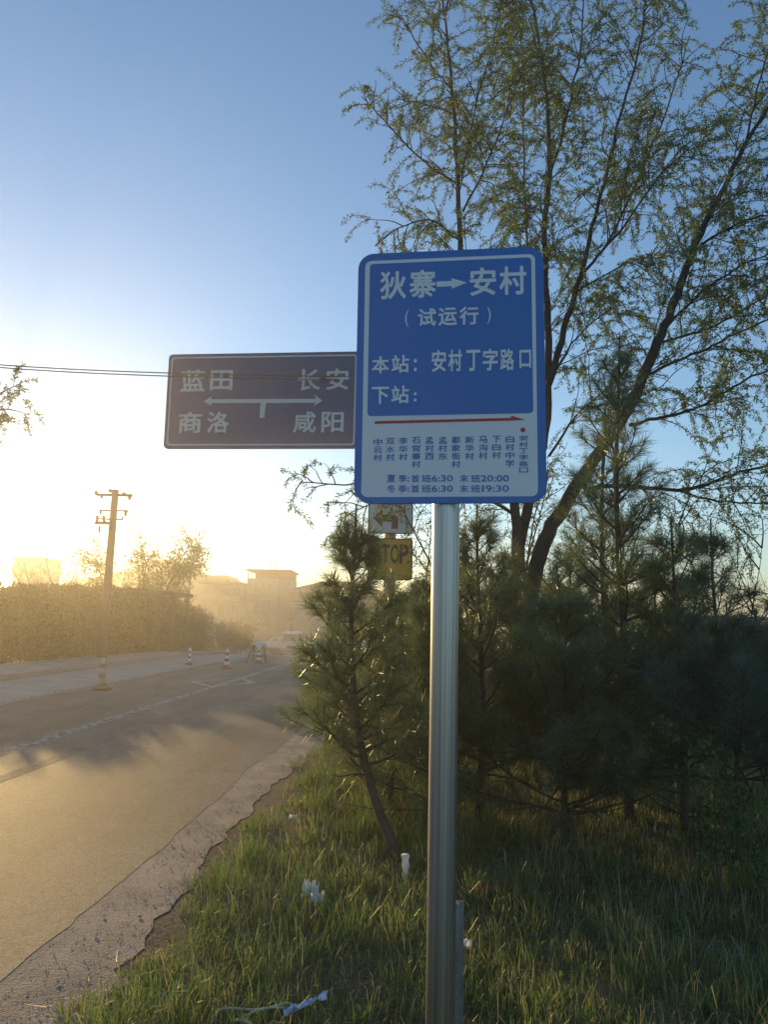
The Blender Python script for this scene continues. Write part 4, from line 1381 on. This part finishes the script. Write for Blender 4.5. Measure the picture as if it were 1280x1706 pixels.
def blades(mb, X, Y, Z, H, Wd, tint, lean=.45):
    n = len(X)
    a = rnd.uniform(0, 6.283, n)
    la = a + rnd.normal(0, .6, n)
    ln = np.abs(rnd.normal(lean, .28, n)) * H
    B = np.stack([X, Y, Z], -1)
    w = np.stack([-np.sin(a), np.cos(a), 0 * a], -1) * (Wd / 2)[:, None]
    dl = np.stack([np.cos(la), np.sin(la), 0 * a], -1)
    m1 = B + dl * (ln * .18)[:, None] + np.array([0, 0, 1]) * (H * .45)[:, None]
    m2 = B + dl * (ln * .55)[:, None] + np.array([0, 0, 1]) * (H * .82)[:, None]
    tp = B + dl * (ln * 1.15)[:, None] + np.array([0, 0, 1]) * (H * (1 - .25 * np.clip(ln / H, 0, 1)))[:, None]
    V = np.stack([B - w, B + w, m1 + w * .9, m1 - w * .9, m2 + w * .6, m2 - w * .6, tp + w * .08, tp - w * .08], 1).reshape(-1, 3)
    F = (np.arange(n)[:, None] * 8 + np.array([[0, 1, 2, 3]]))
    F = np.vstack([F, np.arange(n)[:, None] * 8 + np.array([[3, 2, 4, 5]]), np.arange(n)[:, None] * 8 + np.array([[5, 4, 6, 7]])])
    mb.add(V, F, np.repeat(tint, 8))


def edge_off(y):
    return 3.38 + .10 * np.sin(y * 1.9) + .07 * np.sin(y * 4.7 + 1) + .03 * np.sin(y * 11)


mb = MB()
N = 120000
Yb = 1.6 + rnd.random(N) ** 1.5 * 16
Xo = edge_off(Yb) + rnd.random(N) ** 1.0 * (1.2 + Yb * .95) 
# tufts: pull blades together
nt_ = 2600
ty = 1.6 + rnd.random(nt_) ** 1.5 * 16; tx = edge_off(ty) + .05 + rnd.random(nt_) * (1.2 + ty * .95)
th = rnd.uniform(.6, 1.35, nt_); tc_ = rnd.uniform(.05, .62, nt_)
isT = rnd.random(N) < .62
ti = rnd.integers(0, nt_, N)
Yb = np.where(isT, ty[ti] + rnd.normal(0, .05, N), Yb)
Xo = np.where(isT, tx[ti] + rnd.normal(0, .05, N), Xo)
Xo = np.maximum(Xo, edge_off(Yb) + rnd.normal(0, .02, N) - np.where(isT & (rnd.random(nt_)[ti] < .35), .12, 0))
Xw = Xo + cx(Yb)
patch = .5 + .5 * np.sin(Xw * 1.7 + 1) * np.sin(Yb * 1.15 + .5) + .25 * np.sin(Xw * 4.1 + Yb * 2.2)
H = rnd.uniform(.07, .21, N) * np.where(isT, th[ti], .8) * (.75 + .45 * np.clip(patch, 0, 1.2))
H *= np.clip((Xo - edge_off(Yb)) / .35 + .35, .35, 1)
dry = rnd.random(N) < (.10 + .22 * (Xw > .9) + .2 * np.clip(.5 - patch, 0, 1))
tn = np.where(dry, rnd.uniform(.75, 1.0, N), np.clip(np.where(isT, tc_[ti], .3) + rnd.normal(0, .09, N), 0, .7))
Wd = rnd.uniform(.0028, .0055, N) * (1 + Yb * .035)
zg = gz(Yb) + .0
hm = .035 * np.sin(Xo * 2.1 + Yb * 1.3) * np.sin(Yb * 1.7) + .02 * np.sin(Xo * 5 + 1) * np.sin(Yb * 4.3)
Zb = zg + np.where(Xo < 3.6, -.002, hm + .01)
keep = (np.hypot(Xw - pc[0], Yb - pc[1]) > .06)
blades(mb, Xw[keep], Yb[keep], Zb[keep], H[keep], Wd[keep], tn[keep])
# lying straw
N2 = 9000
Yb = 1.8 + rnd.random(N2) ** 1.3 * 10; Xo = edge_off(Yb) + .3 + rnd.random(N2) * (1.2 + Yb * .9); Xw = Xo + cx(Yb)
blades(mb, Xw, Yb, gz(Yb) + .015 + 0 * Xw, rnd.uniform(.03, .08, N2), np.full(N2, .003), rnd.uniform(.8, 1.0, N2), lean=3.0)
nw = 420
wy = 1.9 + rnd.random(nw) ** 1.4 * 9; wo = edge_off(wy) + .18 + rnd.random(nw) ** 1.3 * (1.0 + wy * .6)
B = np.stack([wo + cx(wy), wy, gz(wy) + .03 + rnd.random(nw) * .03], -1)
leaf_cloud(rnd, B, np.tile((0, 0, .9), (nw, 1)), mb, 12, .05, .021, (.1, .5), .8)
tag(mb.build('grass', M['grass']), 'long green and dry grass covering the verge', 'grass', kind='stuff')

# loose gravel on the broken road edge
r = np.random.default_rng(77)
gm = MB()
ico = np.array([(0, 0, 1), (.9, 0, .2), (.3, .85, .2), (-.7, .5, .2), (-.7, -.5, .2), (.3, -.85, .2), (0, 0, -.5)])
icf = [(0, 1, 2), (0, 2, 3), (0, 3, 4), (0, 4, 5), (0, 5, 1), (6, 2, 1), (6, 3, 2), (6, 4, 3), (6, 5, 4), (6, 1, 5)]
n_ = 3200
gy_ = 2.2 + r.random(n_) ** 1.7 * 14
go_ = 2.9 + r.beta(2.2, 1.6, n_) * .62
for y, o in zip(gy_, go_):
    sz = r.uniform(.002, .0055) if r.random() < .95 else r.uniform(.006, .013)
    a = r.uniform(0, 6.28); ca, sa = math.cos(a), math.sin(a)
    Vv = ico * np.array([sz * r.uniform(.7, 1.4), sz, sz * .7]) + r.normal(0, sz * .12, ico.shape)
    Vv = Vv @ np.array([[ca, sa, 0], [-sa, ca, 0], [0, 0, 1]])
    gm.add(Vv + np.array([float(cx(y)) + o, y, float(gz(y)) + .0085 + sz * .3]), icf, r.random())
tag(gm.build('gravel', mat('gravel', (.3, .27, .24), .85, tint=[(.28, .25, .22), (.42, .37, .32), (.55, .48, .41)])), 'loose gravel along the broken road edge', 'gravel', kind='stuff')

# leafy weeds under the right pines
for px, py, lab, n, sd in ((1195, 1275, 'bright green leafy weed hanging under the bluish pine', 90, 71), (1250, 1345, 'bright green weed clump on two thin stems at the right edge', 120, 72)):
    r = np.random.default_rng(sd)
    Yw = 4.6
    c = at(px, py, Yw)
    t = thing('weed', lab, 'weed', (c[0], Yw, 0), 0, 'green weeds under the pines')
    bark, lf = MB(), MB()
    for k in range(4):
        P = limb((r.normal(0, .05), r.normal(0, .05), -.03), (r.normal(0, .12), r.normal(0, .12), 1), c[2] + .08, 7, r, wig=.07)
        bark.tube(P, np.linspace(.008, .003, 8), 5, False)
        q = P[3:]
        B = q[r.integers(0, len(q), n // 2)] + r.normal(0, .07, (n // 2, 3))
        leaf_cloud(r, B, np.tile((0, 0, .4), (n // 2, 1)), lf, 2, .045, .022, (0, 1), .8)
    bark.build('stem', M['twig'], t, True); lf.build('leaves', M['weed'], t)

# ------------------------------------------------------------------ litter
def crumple(name, label, cat, px, py, w, h, m, seed, lift=.0):
    r = np.random.default_rng(seed)
    p = ground_px(px, py, .06)
    n = 7
    u = np.linspace(-.5, .5, n)
    U, Vv = np.meshgrid(u, u)
    Z = r.uniform(0, 1, U.shape) * h
    P = np.stack([U * w + r.normal(0, w * .05, U.shape), Vv * w + r.normal(0, w * .05, U.shape), Z + lift], -1).reshape(-1, 3)
    mb = MB()
    mb.add(P, [(j * n + i, j * n + i + 1, (j + 1) * n + i + 1, (j + 1) * n + i) for j in range(n - 1) for i in range(n - 1)])
    o = mb.build(name, m)
    o.location = (p[0], p[1], .035)
    return tag(o, label, cat)


crumple('tissue', 'crumpled white tissue lying in the grass, upper of two', 'litter', 516, 1499, .085, .10, M['paper'], 81, .03)
crumple('tissue', 'crumpled white tissue lying in the grass, lower of two', 'litter', 530, 1511, .07, .08, M['paper'], 82, .03)
crumple('paper_scrap', 'tiny white paper scrap in the grass near the road edge', 'litter', 488, 1366, .06, .04, M['paper'], 83, .03)
crumple('plastic_scrap', 'small white scrap in the grass just right of the steel pole', 'litter', 776, 1585, .05, .05, M['paper'], 84, .03)
p = ground_px(675, 1466)
t = thing('plastic_cup', 'crushed clear white plastic cup standing in the grass left of the steel pole', 'litter', (p[0], p[1], .02))
r = np.random.default_rng(85)
mb = MB()
ang = np.arange(14) * 2 * math.pi / 14
prof = [(.018, 0), (.022, .02), (.017, .05), (.024, .08), (.021, .11), (.025, .135)]
V = np.array([((rr + r.normal(0, .003)) * math.cos(a), (rr + r.normal(0, .003)) * math.sin(a), z) for rr, z in prof for a in ang])
mb.add(V, [(i * 14 + k, i * 14 + (k + 1) % 14, (i + 1) * 14 + (k + 1) % 14, (i + 1) * 14 + k) for i in range(5) for k in range(14)])
mb.build('cup_wall', M['plastic'], t, True)
mb = MB(); mb.tube([(0, 0, .132), (0, 0, .140)], .026, 14); mb.build('rim', M['paper'], t, True)
# wrapper and cord at the bottom
p = ground_px(508, 1682, .09)
mb = MB()
r = np.random.default_rng(86)
n, m_ = 9, 5
P = np.array([(i / 8 * .16 - .08 + r.normal(0, .004), (j / 4 - .5) * (.02 + .045 * abs(i / 8 - .55)) + .25 * (i / 8 - .5) * .16, .02 + r.uniform(0, .035) + .05 * i / 8) for i in range(n) for j in range(m_)])
mb.add(P, [(i * m_ + j, i * m_ + j + 1, (i + 1) * m_ + j + 1, (i + 1) * m_ + j) for i in range(n - 1) for j in range(m_ - 1)])
o = mb.build('wrapper', M['wrapper']); o.location = (p[0], p[1], .05); tag(o, 'twisted blue and white plastic wrapper in the grass at the bottom', 'litter')
mb = MB()
cp = [(350, 1706), (362, 1688), (380, 1677), (420, 1678), (450, 1682), (475, 1674), (490, 1670), (486, 1678), (460, 1682), (430, 1684), (398, 1692), (390, 1699), (405, 1704), (430, 1712)]
P = [np.array(ground_px(*c, .08)) + np.array([0, 0, .012 * math.sin(i * 1.7)]) for i, c in enumerate(cp)]
tt = np.linspace(0, len(P) - 1, 60)
P = np.array([[np.interp(q, range(len(P)), np.array(P)[:, i]) for i in range(3)] for q in tt])
for _ in range(3):
    P[1:-1] = (P[:-2] + 2 * P[1:-1] + P[2:]) / 4
mb.tube(P, .0045, 8)
tag(mb.build('cord', M['cord'], None, True), 'loop of pale cord lying on the grass at the bottom edge', 'cord')
# reddish broken brick with straw right of the pole
p = ground_px(805, 1500)
mb = MB()
mb.prism([(-.11, -.04), (-.02, -.055), (.09, -.05), (.115, .01), (.06, .05), (-.07, .045), (-.12, .01)], (0, 0, 0), (1, 0, 0), (0, 1, 0), (0, 0, 1), 0, .055)
o = mb.build('broken_brick', mat('red_brick', (.22, .07, .05), .9, var=.4, scale=20, bump=.6)); o.location = (p[0], p[1], .03); o.rotation_euler = (.1, -.12, .2)
tag(o, 'broken dark red brick under straw just right of the steel pole', 'brick')

# ------------------------------------------------------------------ haze
hm_ = bpy.data.materials.new('haze_air')
hm_.use_nodes = True
n, l = hm_.node_tree.nodes, hm_.node_tree.links
n.remove(n['Principled BSDF'])
pv = n.new('ShaderNodeVolumePrincipled')
pv.inputs['Color'].default_value = (.98, .94, .85, 1)
pv.inputs['Density'].default_value = HAZE_DENSITY
pv.inputs['Anisotropy'].default_value = .68
l.new(pv.outputs[0], n['Material Output'].inputs['Volume'])
mb = MB(); mb.box((-310, -130, -4.5), (310, 310, HAZE_TOP))
mb.build('haze', hm_, kind='stuff')
